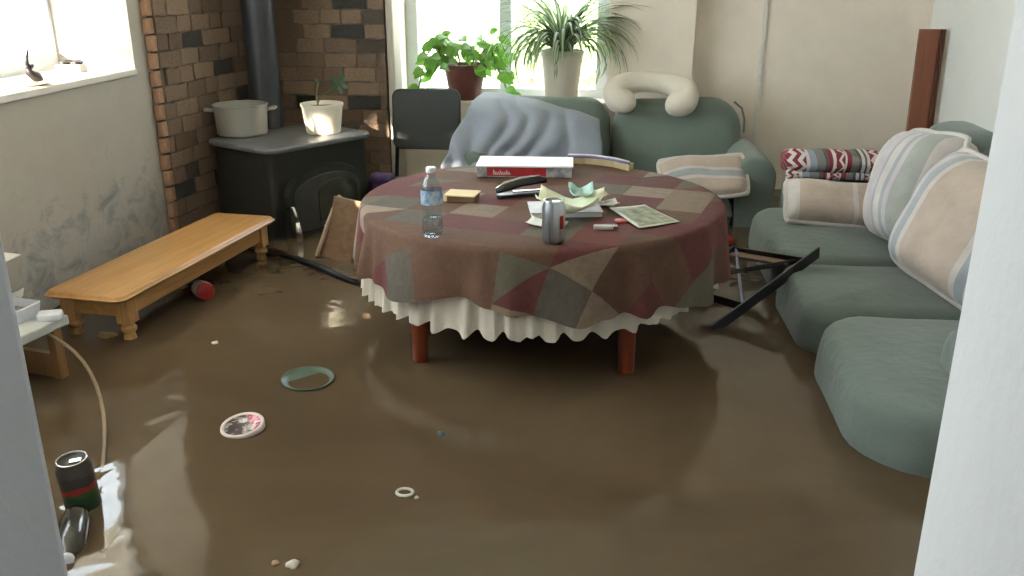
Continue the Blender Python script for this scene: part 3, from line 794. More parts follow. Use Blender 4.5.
def backrest(name, parent, x0, x1, y, z0, z1, th, lean, seed, mat, droop=0.0):
    """padded back: rounded outline in XZ, puffed along -Y"""
    hx, hz = (x1 - x0) / 2, (z1 - z0) / 2
    mb = MB(); rings = []
    for k, (ins, yy) in enumerate(((0.05, th), (0.015, th * 0.9), (0.0, th * 0.6), (0.0, th * 0.2), (0.012, -th * 0.25), (0.05, -th * 0.62))):
        ring = []
        for x, z in outline(hx - ins, hz - ins, 0.15 - ins * 0.5): ring.append(Vector((x, yy, z)))
        rings.append(ring)
    for s in (0.88, 0.7, 0.45, 0.2, 0.02):
        ring = []
        for x, z in outline(hx - 0.05, hz - 0.05, 0.125): ring.append(Vector((x * s, -th * (0.62 + 0.36 * (1 - s * s)), z * s)))
        rings.append(ring)
    for g in rings:
        for p in g:
            p += mn.noise_vector(p * 4 + Vector((seed * 5.0, 0, seed))) * 0.009
            p.z += droop * (p.x / hx) * (1 if p.z > 0 else 0)
            p.y += -lean * (hz - p.z) * 1.0
    mb.loft([g[::-1] for g in rings])
    o = mb.build(name, mat, parent, True); o.location = ((x0 + x1) / 2, y, (z0 + z1) / 2); return o
backrest('back_cushion', LS, -0.64, 0.055, 4.955, 0.34, 0.865, 0.10, 0.12, 1, M_sofa)
backrest('back_cushion', LS, 0.062, 0.76, 4.955, 0.34, 0.865, 0.10, 0.12, 2, M_sofa, 0.005)
def rolled_arm(name, parent, x0, x1, y0, y1, z1, r, mat, axis='y', seed=0):
    """sofa arm: upright slab with a rolled top, running along y (or x)"""
    mb = MB(); rings = []; L = y1 - y0; hw = (x1 - x0) / 2
    pro = []
    for k in range(9): a = math.pi * k / 8; pro.append((math.cos(a) * r, z1 - r + math.sin(a) * r))
    pro += [(-r * 0.99, z1 - 1.5 * r), (-hw * 0.8, z1 - 2.1 * r), (-hw * 0.78, 0.06), (hw * 0.78, 0.06), (hw * 0.8, z1 - 2.1 * r), (r * 0.99, z1 - 1.5 * r)]
    for k, (sy, s) in enumerate(((0.0, 0.80), (0.012, 0.95), (0.04, 1.0), (0.3, 1.0), (0.7, 1.0), (0.96, 1.0), (1.0, 0.9))):
        ring = []
        for px, pz in pro:
            p = Vector((px * s, y0 + L * sy, z1 - r + (pz - z1 + r) * (s if pz > z1 - 2 * r else 1)))
            p += mn.noise_vector(p * 4 + Vector((seed * 3.0, 0, 0))) * 0.007
            ring.append(p)
        rings.append(ring)
    mb.loft(rings)
    if axis == 'x':
        mb.v = [(p[1], -p[0], p[2]) for p in mb.v]
    o = mb.build(name, mat, parent, True, subsurf=1); return o
a1 = rolled_arm('arm', LS, -0.12, 0.12, 4.42, 5.06, 0.655, 0.105, M_sofa); a1.location = (0.775, 0, 0)
a1 = rolled_arm('arm', LS, -0.12, 0.12, 4.42, 5.06, 0.655, 0.105, M_sofa, seed=3); a1.location = (-0.635, 0, 0)
MB().tube([(0.70, 4.86, 0.865), (0.745, 4.88, 0.83), (0.765, 4.89, 0.77), (0.765, 4.88, 0.70)], 0.006, 6).build('piping', M_sofa_r, LS, True)

# U-shaped pillow on the loveseat back
M_cream = fabric('cream_fleece', (222, 212, 196), 0.05)
half = [(0.0, 0.045, 0.052), (0.08, 0.044, 0.056), (0.15, 0.028, 0.066), (0.197, -0.006, 0.075), (0.188, -0.042, 0.078), (0.145, -0.060, 0.072), (0.10, -0.062, 0.058), (0.075, -0.060, 0.022)]
full = [(-x, z, r) for x, z, r in half[:0:-1]] + half
NPW = MB().tube([(x, 0.04 if z > 0.03 else z * 0.6 - 0.01, z) for x, z, r in full], [r for x, z, r in full], 18).build('nursing_pillow', M_cream, None, True, (0.262, 4.86, 0.915), (R(-4), R(2), 0), subsurf=2)
tag(NPW, 'cream U-shaped pillow lying on top of the loveseat back', 'pillow')

# grey throw over the left half of the loveseat
M_throw = fabric('grey_blue_throw', (146, 152, 166), 0.08)
th = MB(); NU, NV = 40, 30
TLc, TRc, BLc, BRc = Vector((-0.645, 4.90, 0.90)), Vector((0.0, 4.80, 0.775)), Vector((-0.79, 4.40, 0.56)), Vector((0.04, 4.62, 0.46))
for i in range(NU + 1):
    for j in range(NV + 1):
        u, v_ = i / NU, j / NV
        tl = TLc.lerp(TRc, u); tl.z += 0.022 * math.sin(math.pi * u) ; bl = BLc.lerp(BRc, u)
        p = tl.lerp(bl, v_)
        p.y -= 0.05 * math.sin(math.pi * min(v_ * 1.1, 1)) * (0.5 + 0.5 * math.sin(math.pi * u)) + 0.01; p.z += 0.05 * math.sin(math.pi * v_) * (1 - u)
        ph = u * 6.0 - v_ * 3.0 * (1 - u) + 2.6 * mn.noise(Vector((u * 2.6, v_ * 1.6, 1)))
        fo = abs(math.sin(ph * 2.3)) ** 1.2
        p += Vector((0, -1, 0.35)) * (0.06 * fo * (0.25 + 0.75 * v_)) + mn.noise_vector(Vector((u * 5, v_ * 4, 2))) * 0.012
        if v_ < 0.12: p.y += 0.06 * (0.12 - v_) / 0.12; p.z -= 0.01 * (0.12 - v_) / 0.12
        th.v.append(tuple(p))
for i in range(NU):
    for j in range(NV):
        q = i * (NV + 1) + j; th.f.append((q, q + 1, q + NV + 2, q + NV + 1))
o = th.build('throw_blanket', M_throw, None, True, solid=0.008, subsurf=1)
tag(o, 'grey blue throw draped over the left of the loveseat', 'blanket')

def stripe_mat(name, stops, axis=0):
    t = NT(name); u = t.xyz(t.coord('UV'))[axis]
    v = t.coord()
    c = t.ramp(u, stops, 'CONSTANT')
    n = t.noise(v, 9, 5)
    t.color(t.mix(0.8, c, t.ramp(n, [(0.3, (0.80, 0.78, 0.77, 1)), (0.7, (1.05, 1.05, 1.05, 1))]), 'MULTIPLY'))
    t.setp(Roughness=0.95, Sheen_Weight=0.2)
    t.bump(t.math('ADD', t.noise(v, 20, 4), t.math('MULTIPLY', t.noise(v, 260, 2), 0.2)), 0.3, 0.02)
    return t.m
LILAC, BEIGE, BLUEG, CREAM, SAGE = lin((196, 188, 188)), lin((188, 171, 156)), lin((162, 167, 171)), lin((203, 195, 188)), lin((168, 170, 162))
M_p1 = stripe_mat('striped_pillow_a', [(0.0, CREAM), (0.10, BLUEG), (0.17, CREAM), (0.28, LILAC), (0.46, BLUEG), (0.50, CREAM), (0.60, BLUEG), (0.65, LILAC), (0.70, SAGE), (0.88, CREAM)])
M_p2 = stripe_mat('striped_pillow_b', [(0.0, CREAM), (0.08, BLUEG), (0.13, LILAC), (0.20, BLUEG), (0.28, CREAM), (0.32, BEIGE), (0.78, CREAM), (0.82, BLUEG), (0.88, CREAM)])
M_p3 = stripe_mat('striped_pillow_c', [(0.0, CREAM), (0.12, BEIGE), (0.58, CREAM), (0.62, BEIGE), (0.74, SAGE), (0.97, lin((132, 120, 96)))])
M_p4 = stripe_mat('striped_pillow_d', [(0.0, BEIGE), (0.3, CREAM), (0.36, BLUEG), (0.5, CREAM), (0.56, BEIGE), (0.85, CREAM)], 1)
def pillow_obj(name, label, hx, hz, tck, loc, normal, mat, seed, roll=0.0, pipe=True, pipe_mat=None):
    mb, uv, rim = pillow(hx, hz, tck, seed)
    e = thing(name, label, 'pillow', loc)
    rm = face_basis(normal).to_matrix() @ Matrix.Rotation(roll, 3, 'Y')
    e.rotation_euler = rm.to_euler()
    mb.build('cover', mat, e, True, uv=uv)
    if pipe: MB().tube(rim, 0.012, 7, closed=True).build('piping', pipe_mat or M_cream2, e, True)
    return e
M_cream2 = fabric('cream_piping', (202, 194, 188), 0.06)
pillow_obj('throw_pillow', 'flat striped pillow lying against the loveseat arm', 0.225, 0.13, 0.06, (0.525, 4.345, 0.462), (-0.10, -0.66, 0.74), M_p4, 3, R(-9))

# ------------------------------------------------------------------ right sofa
RS = thing('sofa', 'long sage green sofa along the right wall standing in the water', 'sofa', (0, 0, 0))
piece('base', M_sofa_r, RS, (0.80, 2.20, 0.06), (1.70, 4.46, 0.26), 0.05, 0.03, 0.0)
piece('seat_cushion', M_sofa_r, RS, (0.70, 2.06, 0.20), (1.45, 2.82, 0.46), 0.20, 0.05, 0.02, 5, 0.008, 0.008)
piece('seat_cushion', M_sofa_r, RS, (0.70, 2.835, 0.20), (1.45, 3.36, 0.46), 0.08, 0.055, 0.02, 6, 0.008, 0.008)
piece('seat_cushion', M_sofa_r, RS, (0.71, 3.375, 0.20), (1.45, 4.22, 0.465), 0.14, 0.06, 0.02, 7, 0.008, 0.008)
def back_y(name, y0, y1, seed, z1=0.90):
    o = backrest(name, RS, -(y1 - y0) / 2, (y1 - y0) / 2, 0, 0.40, z1, 0.12, 0.12, seed, M_sofa_r)
    o.location = (1.50, (y0 + y1) / 2, (0.40 + z1) / 2); o.rotation_euler = (0, 0, R(-90)); return o
back_y('back_cushion', 2.40, 2.98, 11); back_y('back_cushion', 3.0, 3.62, 12); back_y('back_cushion', 3.64, 4.22, 13)
piece('back_frame', M_sofa_r, RS, (1.55, 2.24, 0.10), (1.70, 4.44, 0.80), 0.05, 0.05, 0.02, 9)
a1 = rolled_arm('arm', RS, -0.12, 0.12, 0.96, 1.68, 0.615, 0.095, M_sofa_r, 'x', 5); a1.location = (0, 2.30, 0)
a1 = rolled_arm('arm', RS, -0.12, 0.12, 0.90, 1.68, 0.60, 0.11, M_sofa_r, 'x', 6); a1.location = (0, 4.36, 0)

pillow_obj('throw_pillow', 'upright striped pillow with a pale ruffle, farther of the two on the right sofa', 0.215, 0.245, 0.165, (1.20, 3.54, 0.462), (-0.95, -0.17, 0.26), M_p1, 7, R(-6))
pillow_obj('throw_pillow', 'large beige striped pillow nearest the doorway on the right sofa', 0.26, 0.24, 0.16, (1.15, 3.02, 0.47), (-0.84, -0.38, 0.40), M_p2, 9, R(10))
pillow_obj('throw_pillow', 'small tan bolster-like pillow resting before the folded striped blanket', 0.245, 0.105, 0.09, (1.035, 3.80, 0.482), (-0.05, -0.7, 0.6), M_p3, 13, R(3), True)

# striped blanket folded over the far arm
t = NT('woven_blanket'); uvn = t.coord('UV'); x = t.xyz(uvn)
RED, WH, GR, DK = lin((134, 44, 58)), lin((214, 206, 202)), lin((128, 126, 122)), lin((92, 88, 86))
base = t.ramp(x[0], [(0.0, WH), (0.20, lin((150, 156, 170))), (0.27, GR), (0.36, DK), (0.40, RED), (0.44, WH), (0.47, RED), (0.56, WH), (0.58, RED), (0.63, GR), (0.70, DK), (0.73, WH), (0.76, DK), (0.78, WH), (0.95, GR)], 'CONSTANT')
zig = t.math('PINGPONG', t.math('MULTIPLY', x[1], 16.0), 1.0)
w_ = t.math('FRACT', t.math('ADD', t.math('MULTIPLY', x[0], 11.0), t.math('MULTIPLY', zig, 0.55)))
zz = t.math('LESS_THAN', w_, 0.5)
inz = t.math('ADD', t.math('LESS_THAN', x[0], 0.17), t.math('MULTIPLY', t.math('GREATER_THAN', x[0], 0.81), t.math('LESS_THAN', x[0], 0.95)))
inr = t.math('MULTIPLY', t.math('GREATER_THAN', x[0], 0.47), t.math('LESS_THAN', x[0], 0.56))
cc = t.mix(t.math('MULTIPLY', zz, inz), base, RED)
cc = t.mix(t.math('MULTIPLY', t.math('LESS_THAN', w_, 0.3), inr), cc, WH)
t.color(cc); t.setp(Roughness=0.95); t.bump(t.noise(uvn, 120, 2), 0.3, 0.01); M_blk = t.m
bk = MB(); uv = []; NL = 36
prof = []
for k in range(29):                          # two soft folded layers over the arm, seen from the end
    a = 2 * math.pi * k / 28
    r = 0.085 * (1 + 0.18 * math.cos(2 * a) - 0.16 * max(0, math.cos(a - R(205))) ** 6)
    prof.append((1.25 * r * math.cos(a), 0.85 * r * math.sin(a)))
for i in range(NL + 1):
    s = i / NL; x_ = -0.225 + 0.45 * s
    e = 1.0 - 0.25 * max(0, abs(2 * s - 1) - 0.85) / 0.15
    for k, (py, pz) in enumerate(prof):
        p = Vector((x_, py * e, pz * e + 0.07)) + mn.noise_vector(Vector((x_ * 7, py * 9, pz * 9))) * 0.012
        bk.v.append(tuple(p)); uv.append((s, k / 28))
for i in range(NL):
    for k in range(28):
        q = i * 29 + k; bk.f.append((q, q + 29, q + 30, q + 1))
bk.f.append(tuple(range(28))); bk.f.append(tuple(NL * 29 + k for k in range(27, -1, -1)))
BLK = thing('folded_blanket', 'red white and grey striped blanket folded over the sofa arm', 'blanket', (1.10, 4.30, 0.592))
bk.build('rolled_layer', M_blk, BLK, True, uv=uv)
fl_ = MB(); uv = []
for i in range(NL + 1):
    s = i / NL
    for k in range(11):
        v_ = k / 10; p = Vector((-0.228 + 0.45 * s, -0.075 - 0.02 * math.sin(v_ * 3), 0.045 - 0.10 * v_ * (1.0 if s < 0.10 else 0.38))) + mn.noise_vector(Vector((s * 5, v_ * 2, 4))) * 0.008
        fl_.v.append(tuple(p)); uv.append(((s + 0.03) % 1.0, v_ * 0.5))
for i in range(NL):
    for k in range(10):
        q = i * 11 + k; fl_.f.append((q, q + 1, q + 12, q + 11))
fl_.build('hanging_layer', M_blk, BLK, True, uv=uv, solid=0.012)

# tall brown board leaning in the corner
BD = thing('wooden_board', 'tall reddish brown board leaning in the corner behind the sofa', 'board', (1.685, 4.93, 0), (R(-3), R(0.5), R(6)))
MB().bb((-0.055, -0.012, 0), (0.075, 0.012, 1.235)).build('panel', wood('mahogany', (126, 74, 52), (150, 92, 66), 0.4, 'z'), BD, bevel=0.002)
MB().bb((0.045, -0.024, 0), (0.055, -0.012, 1.235)).build('ridge', wood('mahogany_dark', (84, 46, 34), (104, 60, 44), 0.4, 'z'), BD, bevel=0.002)
MB().bb((0.065, -0.022, 0), (0.075, -0.012, 1.235)).build('ridge', BD.children[1].data.materials[0], BD, bevel=0.002)

# ------------------------------------------------------------------ chairs
M_vinyl = plain('dark_vinyl', (48, 52, 50), 0.5, var=0.1)
M_tube = plain('black_tube', (36, 36, 38), 0.35, 0.5)
M_ply = wood('brown_ply', (96, 72, 54), (124, 96, 72), 0.45, 'x')
def side_chair(name, label, loc, rot, group=None, seat_mat=None):
    e = thing(name, label, 'chair', loc, rot, group)
    # backrest panel and seat pad, tubular frame with four legs
    bp = MB(); rings = []
    for y, k in ((0.012, 0.96), (0.006, 1.0), (-0.006, 1.0), (-0.012, 0.96)):
        rings.append([Vector((x * k, y - 0.25 * (x * x), z * k)) for x, z in outline(0.185, 0.16, 0.045, 5)])
    bp.loft(rings).build('backrest', M_vinyl, e, True, (0, 0.20, 0.765), (R(-4), 0, 0)).modifiers.new('e', 'EDGE_SPLIT')
    piece('seat', seat_mat or M_vinyl, e, (-0.19, -0.20, 0.43), (0.19, 0.19, 0.46), 0.05, 0.014, 0.008)
    for s in (-1, 1):
        MB().tube([(s * 0.16, 0.215, 0.84), (s * 0.165, 0.19, 0.62), (s * 0.175, 0.18, 0.44), (s * 0.185, 0.22, 0.0)], 0.011, 10).build('leg', M_tube, e, True)
        MB().tube([(s * 0.175, 0.10, 0.425), (s * 0.18, -0.16, 0.42), (s * 0.182, -0.185, 0.40), (s * 0.19, -0.22, 0.0)], 0.011, 10).build('leg', M_tube, e, True)
    MB().tube([(-0.178, 0.20, 0.22), (0.178, 0.20, 0.22)], 0.008, 8).build('stretcher', M_tube, e, True)
    return e
side_chair('dining_chair', 'dark upright chair behind the round table beside the window', (-0.93, 4.55, 0.0), R(0))

# overturned wooden chair between stove and table: curved back panel and a leg rail above the water
OC = thing('fallen_chair', 'tipped wooden chair half under water between bench and table', 'chair', (-1.15, 3.62, 0))
def slab(mb, a, b, wdir, wid, thick, n=6, bow=0.0):
    a, b, wv = Vector(a), Vector(b), Vector(wdir).normalized(); t_ = (b - a).normalized(); nr = t_.cross(wv).normalized()
    rings = []
    for k in range(n + 1):
        p = a.lerp(b, k / n) + nr * bow * math.sin(math.pi * k / n)
        rings.append([p + wv * wid / 2 + nr * thick / 2, p - wv * wid / 2 + nr * thick / 2, p - wv * wid / 2 - nr * thick / 2, p + wv * wid / 2 - nr * thick / 2])
    return mb.loft(rings)
# seat board standing on edge, leaning towards the table
slab(MB(), (-0.07, 0.03, 0.12), (0.06, 0.13, 0.565), (0.80, -0.55, 0.0), 0.20, 0.022, 8, 0.02).build('seat', M_ply, OC, bevel=0.005)
M_edge = wood('light_ply_edge', (150, 128, 104), (172, 150, 124), 0.5, 'z')
MB().tube([(-0.155, 0.085, 0.13), (-0.10, 0.13, 0.32), (-0.035, 0.175, 0.50), (0.0, 0.185, 0.565)], 0.011, 8).build('seat_rim', M_edge, OC, True)
MB().tube([(-0.50, 0.25, 0.305), (-0.25, 0.06, 0.325), (0.0, -0.13, 0.325), (0.20, -0.26, 0.30)], [0.014, 0.016, 0.016, 0.014], 10).build('leg', M_tube, OC, True)
MB().tube([(-0.40, 0.17, 0.31), (-0.42, 0.15, 0.25), (-0.43, 0.14, 0.1)], 0.010, 8).build('stretcher', M_tube, OC, True)
MB().tube([(-0.25, 0.06, 0.325), (-0.27, 0.03, 0.27), (-0.28, 0.0, 0.12)], 0.010, 8).build('stretcher', M_tube, OC, True)
MB().tube([(0.09, -0.10, 0.02), (-0.02, -0.07, 0.12), (-0.06, -0.02, 0.31)], 0.014, 8).build('leg', M_tube, OC, True)
MB().tube([(0.22, 0.02, 0.02), (0.16, 0.05, 0.14), (0.06, 0.09, 0.33)], 0.014, 8).build('leg', M_tube, OC, True)

# overturned folding chair between table and right sofa
FC = thing('fallen_chair', 'tipped black metal folding chair jammed between table and right sofa', 'chair', (0.58, 3.35, 0))
FW = lambda p: (p[0] - 0.58, p[1] - 3.35, p[2])
def bar(name, a, b, wid=0.026, th_=0.012, mat=None, wd=(0, 0.4, 1)):
    return slab(MB(), FW(a), FW(b), wd, wid, th_, 2).build(name, mat or M_tube, FC, bevel=0.003)
bar('leg', (0.42, 3.02, 0.29), (0.832, 3.30, 0.515), 0.042, 0.018)
bar('leg', (0.565, 3.62, 0.42), (0.792, 3.33, 0.47), 0.026, 0.014)
bar('crossbar', (0.47, 3.33, 0.405), (0.785, 3.36, 0.462), 0.020, 0.012)
bar('brace', (0.575, 3.60, 0.425), (0.545, 3.14, 0.345), 0.016, 0.010, plain('worn_steel', (128, 126, 150), 0.35, 0.7))
bar('crossbar', (0.40, 3.20, 0.365), (0.552, 3.12, 0.350), 0.030, 0.012, FC.children[-1].data.materials[0])
bar('leg', (0.40, 3.40, 0.36), (0.572, 3.63, 0.425), 0.024, 0.012)
bar('leg', (0.42, 3.02, 0.29), (0.36, 2.97, 0.02), 0.03, 0.014, None, (1, 0, 0))
bar('leg', (0.44, 3.38, 0.38), (0.42, 3.34, 0.02), 0.03, 0.014, None, (1, 0, 0))
slab(MB(), FW((0.575, 3.60, 0.415)), FW((0.765, 3.37, 0.452)), (-0.75, -0.62, -0.12), 0.10, 0.012, 3).build('seat', M_ply, FC, bevel=0.003)

# ------------------------------------------------------------------ plants on the back sill
M_terra = plain('red_brown_glaze', (104, 58, 48), 0.5, 0, 0.25, 12)
M_poth = leaf_mat('bright_leaf', (104, 152, 58), None, 0.45)
PO = thing('trailing_plant', 'leafy trailing plant in a red brown pot on the window sill', 'potted plant', (-0.79, YB + 0.07, BZ0))
MB().lathe([(0.02, 0), (0.080, 0), (0.088, 0.01), (0.120, 0.17), (0.128, 0.172), (0.128, 0.200), (0.119, 0.200), (0.110, 0.16), (0.02, 0.158)], 32).build('pot', M_terra, PO, True).modifiers.new('e', 'EDGE_SPLIT')
MB().lathe([(0.001, 0.178), (0.05, 0.18), (0.114, 0.176)], 20, caps=(False, False)).build('soil', M_soil, PO, True)
def heart(L, wv, dirv, up):
    n = 6; base = Vector((0, 0, 0))
    pts = []
    for k in range(n + 1):
        s = k / n; p = dirv * L * s; p.z -= 0.35 * L * s * s; pts.append(p)
    return leaf_geo(pts, [wv * q for q in (0.25, 0.85, 1.0, 0.92, 0.7, 0.38, 0.02)], up, 0.12)
random.seed(21)
vines = []
for k in range(26):
    a = random.uniform(0, 2 * math.pi) if k > 5 else (2.6, 3.3, 3.7, -0.3, 0.3, 0.1)[k]
    ln_ = random.uniform(0.12, 0.28) if k > 5 else 0.30
    p = Vector((0.05 * math.cos(a), 0.03 * math.sin(a), 0.18)); pts = [p.copy()]
    dv = Vector((math.cos(a), 0.35 * math.sin(a), 0)).normalized()
    lift = random.uniform(0.35, 1.3)
    for q in range(1, 9):
        s = q / 8
        pts.append(p + dv * ln_ * s * 0.75 + Vector((0, 0, lift * 0.20 * math.sin(s * 2.3) - (0.30 if k <= 5 else 0.12) * s * s)))
    for q in pts:
        if q.y > 0.06: q.y = 0.06
        q.z = max(q.z, 0.01)
    MB().tube(pts, 0.003, 5).build('vine', M_stem, PO, True)
    for q in range(2, 9, 1 if k < 6 else 2):
        base = pts[q]
        ld = Vector((dv.x + random.uniform(-.9, .9), random.uniform(-1.0, 0.15), random.uniform(-.5, .5))).normalized()
        up = Vector((random.uniform(-.3, .3), -0.8, 0.7))
        mb, uv = heart(random.uniform(0.05, 0.085), random.uniform(0.024, 0.036), ld, up)
        mb.build('leaf', M_poth, PO, True, tuple(base), uv=uv)

M_wpot = plain('off_white_plastic', (214, 204, 188), 0.5, 0, 0.05, 6)
M_spider = leaf_mat('variegated_leaf', (104, 130, 92), (200, 210, 176), 0.4)
SPD = thing('spider_plant', 'arching variegated spider plant in a tall cream pot on the sill', 'potted plant', (-0.228, YB + 0.02, BZ0))
MB().lathe([(0.02, 0), (0.120, 0), (0.124, 0.006), (0.124, 0.014), (0.115, 0.014), (0.02, 0.008)], 36).build('saucer', plain('terracotta_saucer', (196, 150, 120), 0.6), SPD, True)
MB().lathe([(0.02, 0.012), (0.088, 0.012), (0.092, 0.02), (0.118, 0.255), (0.124, 0.257), (0.124, 0.285), (0.115, 0.285), (0.110, 0.24), (0.02, 0.238)], 40).build('pot', M_wpot, SPD, True).modifiers.new('e', 'EDGE_SPLIT')
MB().lathe([(0.001, 0.262), (0.05, 0.265), (0.112, 0.26)], 20, caps=(False, False)).build('soil', M_soil, SPD, True)
random.seed(33)
for k in range(170):
    a = random.uniform(0, 2 * math.pi); L = random.uniform(0.34, 0.62); tilt = random.uniform(0.15, 1.25)
    dv = Vector((math.cos(a), math.sin(a) * 0.75 - 0.12, 0)); pts = []
    p = Vector((0.05 * math.cos(a) * random.random(), 0.05 * math.sin(a) * random.random(), 0.26)); el = math.pi / 2 - tilt * 0.55
    NS = 9
    drop = random.uniform(1.6, 3.1) * (0.65 + 0.5 * tilt)
    for q in range(NS + 1):
        pts.append(p.copy())
        st = L / NS; p = p + dv * st * math.cos(el) + Vector((0, 0, st * math.sin(el))); el -= drop / NS
    for q in pts:
        q.y = min(q.y, 0.135)
        if q.z < 0.03: q.z = 0.03
        if q.x > 0.235 or q.x < -0.90: q.y = min(q.y, -0.035)
    wd_ = random.uniform(0.009, 0.014)
    mb, uv = leaf_geo(pts, [wd_ * f_ for f_ in (0.6, 0.9, 1, 1, 1, 0.95, 0.85, 0.7, 0.45, 0.05)], Vector((0.05, 0.02, 1)), 0.35)
    mb.build('leaf', M_spider, SPD, True, uv=uv)

# ------------------------------------------------------------------ things on the left sill
M_dark = plain('dark_bronze', (46, 40, 44), 0.4, 0.3)
FG = thing('figurine', 'slim dark figurine with a curved tip on the left window sill', 'figurine', (-2.135, 3.235, WZ0 + 0.012))
MB().tube([(0.0, 0.03, 0.0), (0.0, 0.02, 0.012), (0.0, -0.015, 0.03), (0.0, -0.02, 0.045), (0, 0.01, 0.055)], [0.02, 0.02, 0.014, 0.011, 0.006], 10).build('body', M_dark, FG, True)
MB().tube([(0, 0.0, 0.05), (0, -0.022, 0.062), (0, -0.018, 0.085), (0, -0.002, 0.112), (0, 0.0, 0.118)], [0.008, 0.007, 0.005, 0.004, 0.001], 8).build('horn', M_dark, FG, True)
DS = tag(MB().lathe([(0.01, 0.0), (0.05, 0.0), (0.075, 0.008), (0.078, 0.011), (0.072, 0.011), (0.048, 0.004), (0.01, 0.003)], 32).build('dish', plain('cream_dish', (206, 190, 160), 0.35), None, True, (-2.125, 3.19, WZ0)), 'shallow cream dish under the dark figurine', 'dish')
BX = thing('small_box', 'small white box on the left window sill', 'box', (-2.235, 3.66, WZ0), R(8))
MB().bb((-0.05, -0.04, 0), (0.05, 0.04, 0.026)).build('box_base', M_paper, BX, bevel=0.003)
MB().bb((-0.052, -0.042, 0.026), (0.052, 0.042, 0.032)).build('lid', plain('pinkish_card', (224, 204, 196), 0.7), BX, bevel=0.002)
SG = thing('sunglasses', 'dark folded glasses lying on the small white box', 'glasses', (-2.235, 3.66, WZ0 + 0.032), R(8))
for s in (-1, 1):
    MB().lathe([(0.004, 0.0), (0.020, 0.0), (0.022, 0.004), (0.020, 0.009), (0.004, 0.012)], 16, (s * 0.026, 0, 0.0)).build('lens', M_dark, SG, True)
    MB().tube([(s * 0.046, 0.01, 0.008), (s * 0.03, 0.03, 0.012), (-s * 0.03, 0.034, 0.012)], 0.003, 6).build('arm', M_dark, SG, True)

# ------------------------------------------------------------------ small table at the left with its clutter
M_white_lam = plain('white_laminate', (206, 206, 202), 0.5, var=0.04)
M_tleg = wood('tan_wood', (138, 102, 64), (160, 122, 80), 0.5, 'z')
SD_ = thing('side_table', 'small white topped side table half hidden by the left door jamb', 'table', (-1.84, 2.16, 0), R(-12))
MB().bb((-0.145, -0.32, 0.468), (0.145, 0.32, 0.50)).build('tabletop', M_white_lam, SD_, bevel=0.006)
for sx in (-1, 1):
    for sy in (-0.28, 0.28): MB().bb((sx * 0.115 - 0.016, sy - 0.016, 0), (sx * 0.115 + 0.016, sy + 0.016, 0.468)).build('leg', M_tleg, SD_, bevel=0.004)
MB().bb((-0.10, 0.27, 0.20), (0.10, 0.29, 0.38)).build('back_panel', M_tleg, SD_)
TZ = 0.502
TY = thing('plastic_tray', 'small open white tray on the side table', 'tray', (-1.785, 2.40, TZ), R(-8))
trm = MB(); o1 = outline(0.07, 0.05, 0.012, 3)
trm.loft([[Vector((x * k, y * k, z)) for x, y in o1] for z, k in ((0, 0.9), (0.042, 1.0), (0.044, 0.97), (0.006, 0.85))]); trm.build('shell', plain('white_plastic', (218, 220, 226), 0.4), TY)
MB().bb((-0.045, -0.03, 0.006), (0.045, 0.03, 0.026)).build('grey_contents', plain('grey_lint', (130, 126, 122), 0.9), TY, bevel=0.004)
sheet('curled_paper', 'curled white paper standing behind the small tray', 'paper', [(-1.99, 2.46), (-1.80, 2.46), (-1.82, 2.52), (-1.98, 2.53)], M_paper, TZ, 0.002, 0.05, 41)
o = MB().loft([[Vector((x * k, y * k, z)) for x, y in outline(0.036, 0.026, 0.012, 3)] for z, k in ((0, 0.95), (0.004, 1.0), (0.016, 0.98), (0.02, 0.9))]).build('soap_bar', plain('white_soap', (222, 224, 230), 0.4), None, True, (-1.665, 2.40, TZ), (0, 0, R(20))); tag(o, 'small white soap-like block at the side table edge', 'soap')
LE = thing('letter_rack', 'wire letter rack at the wall end of the side table', 'letter rack', (-1.91, 2.40, TZ))
for yy in (0.0, 0.04): MB().tube([(-0.05, yy, 0.006), (-0.05, yy, 0.142), (0.03, yy, 0.142), (0.03, yy, 0.006)], 0.004, 6).build('wire', M_chrome, LE, True)
MB().bb((-0.06, -0.02, 0), (0.06, 0.06, 0.006)).build('base', M_tleg, LE)
EN = thing('postal_envelope', 'white envelope with orange underside lying across the letter rack', 'envelope', (-1.885, 2.47, TZ + 0.16), (R(3), R(2), R(-6)))
MB().bb((-0.09, -0.05, 0.0), (0.07, 0.06, 0.004)).build('front_sheet', M_paper, EN)
MB().bb((-0.09, -0.05, -0.006), (0.062, 0.06, 0.0)).build('orange_backing', plain('orange_card', (206, 132, 88), 0.6), EN)
M_cord = plain('tan_cord', (142, 122, 96), 0.6)
cp = [(-1.70, 2.39, 0.463), (-1.664, 2.384, 0.455), (-1.572, 2.354, 0.42), (-1.488, 2.289, 0.38), (-1.402, 2.182, 0.345), (-1.33, 2.065, 0.318), (-1.255, 1.911, 0.300), (-1.22, 1.83, 0.28)]
o = MB().tube(cp, 0.006, 8).build('power_cord', M_cord, None, True, subsurf=1); tag(o, 'thin tan cord hanging from the side table into the water', 'cord')

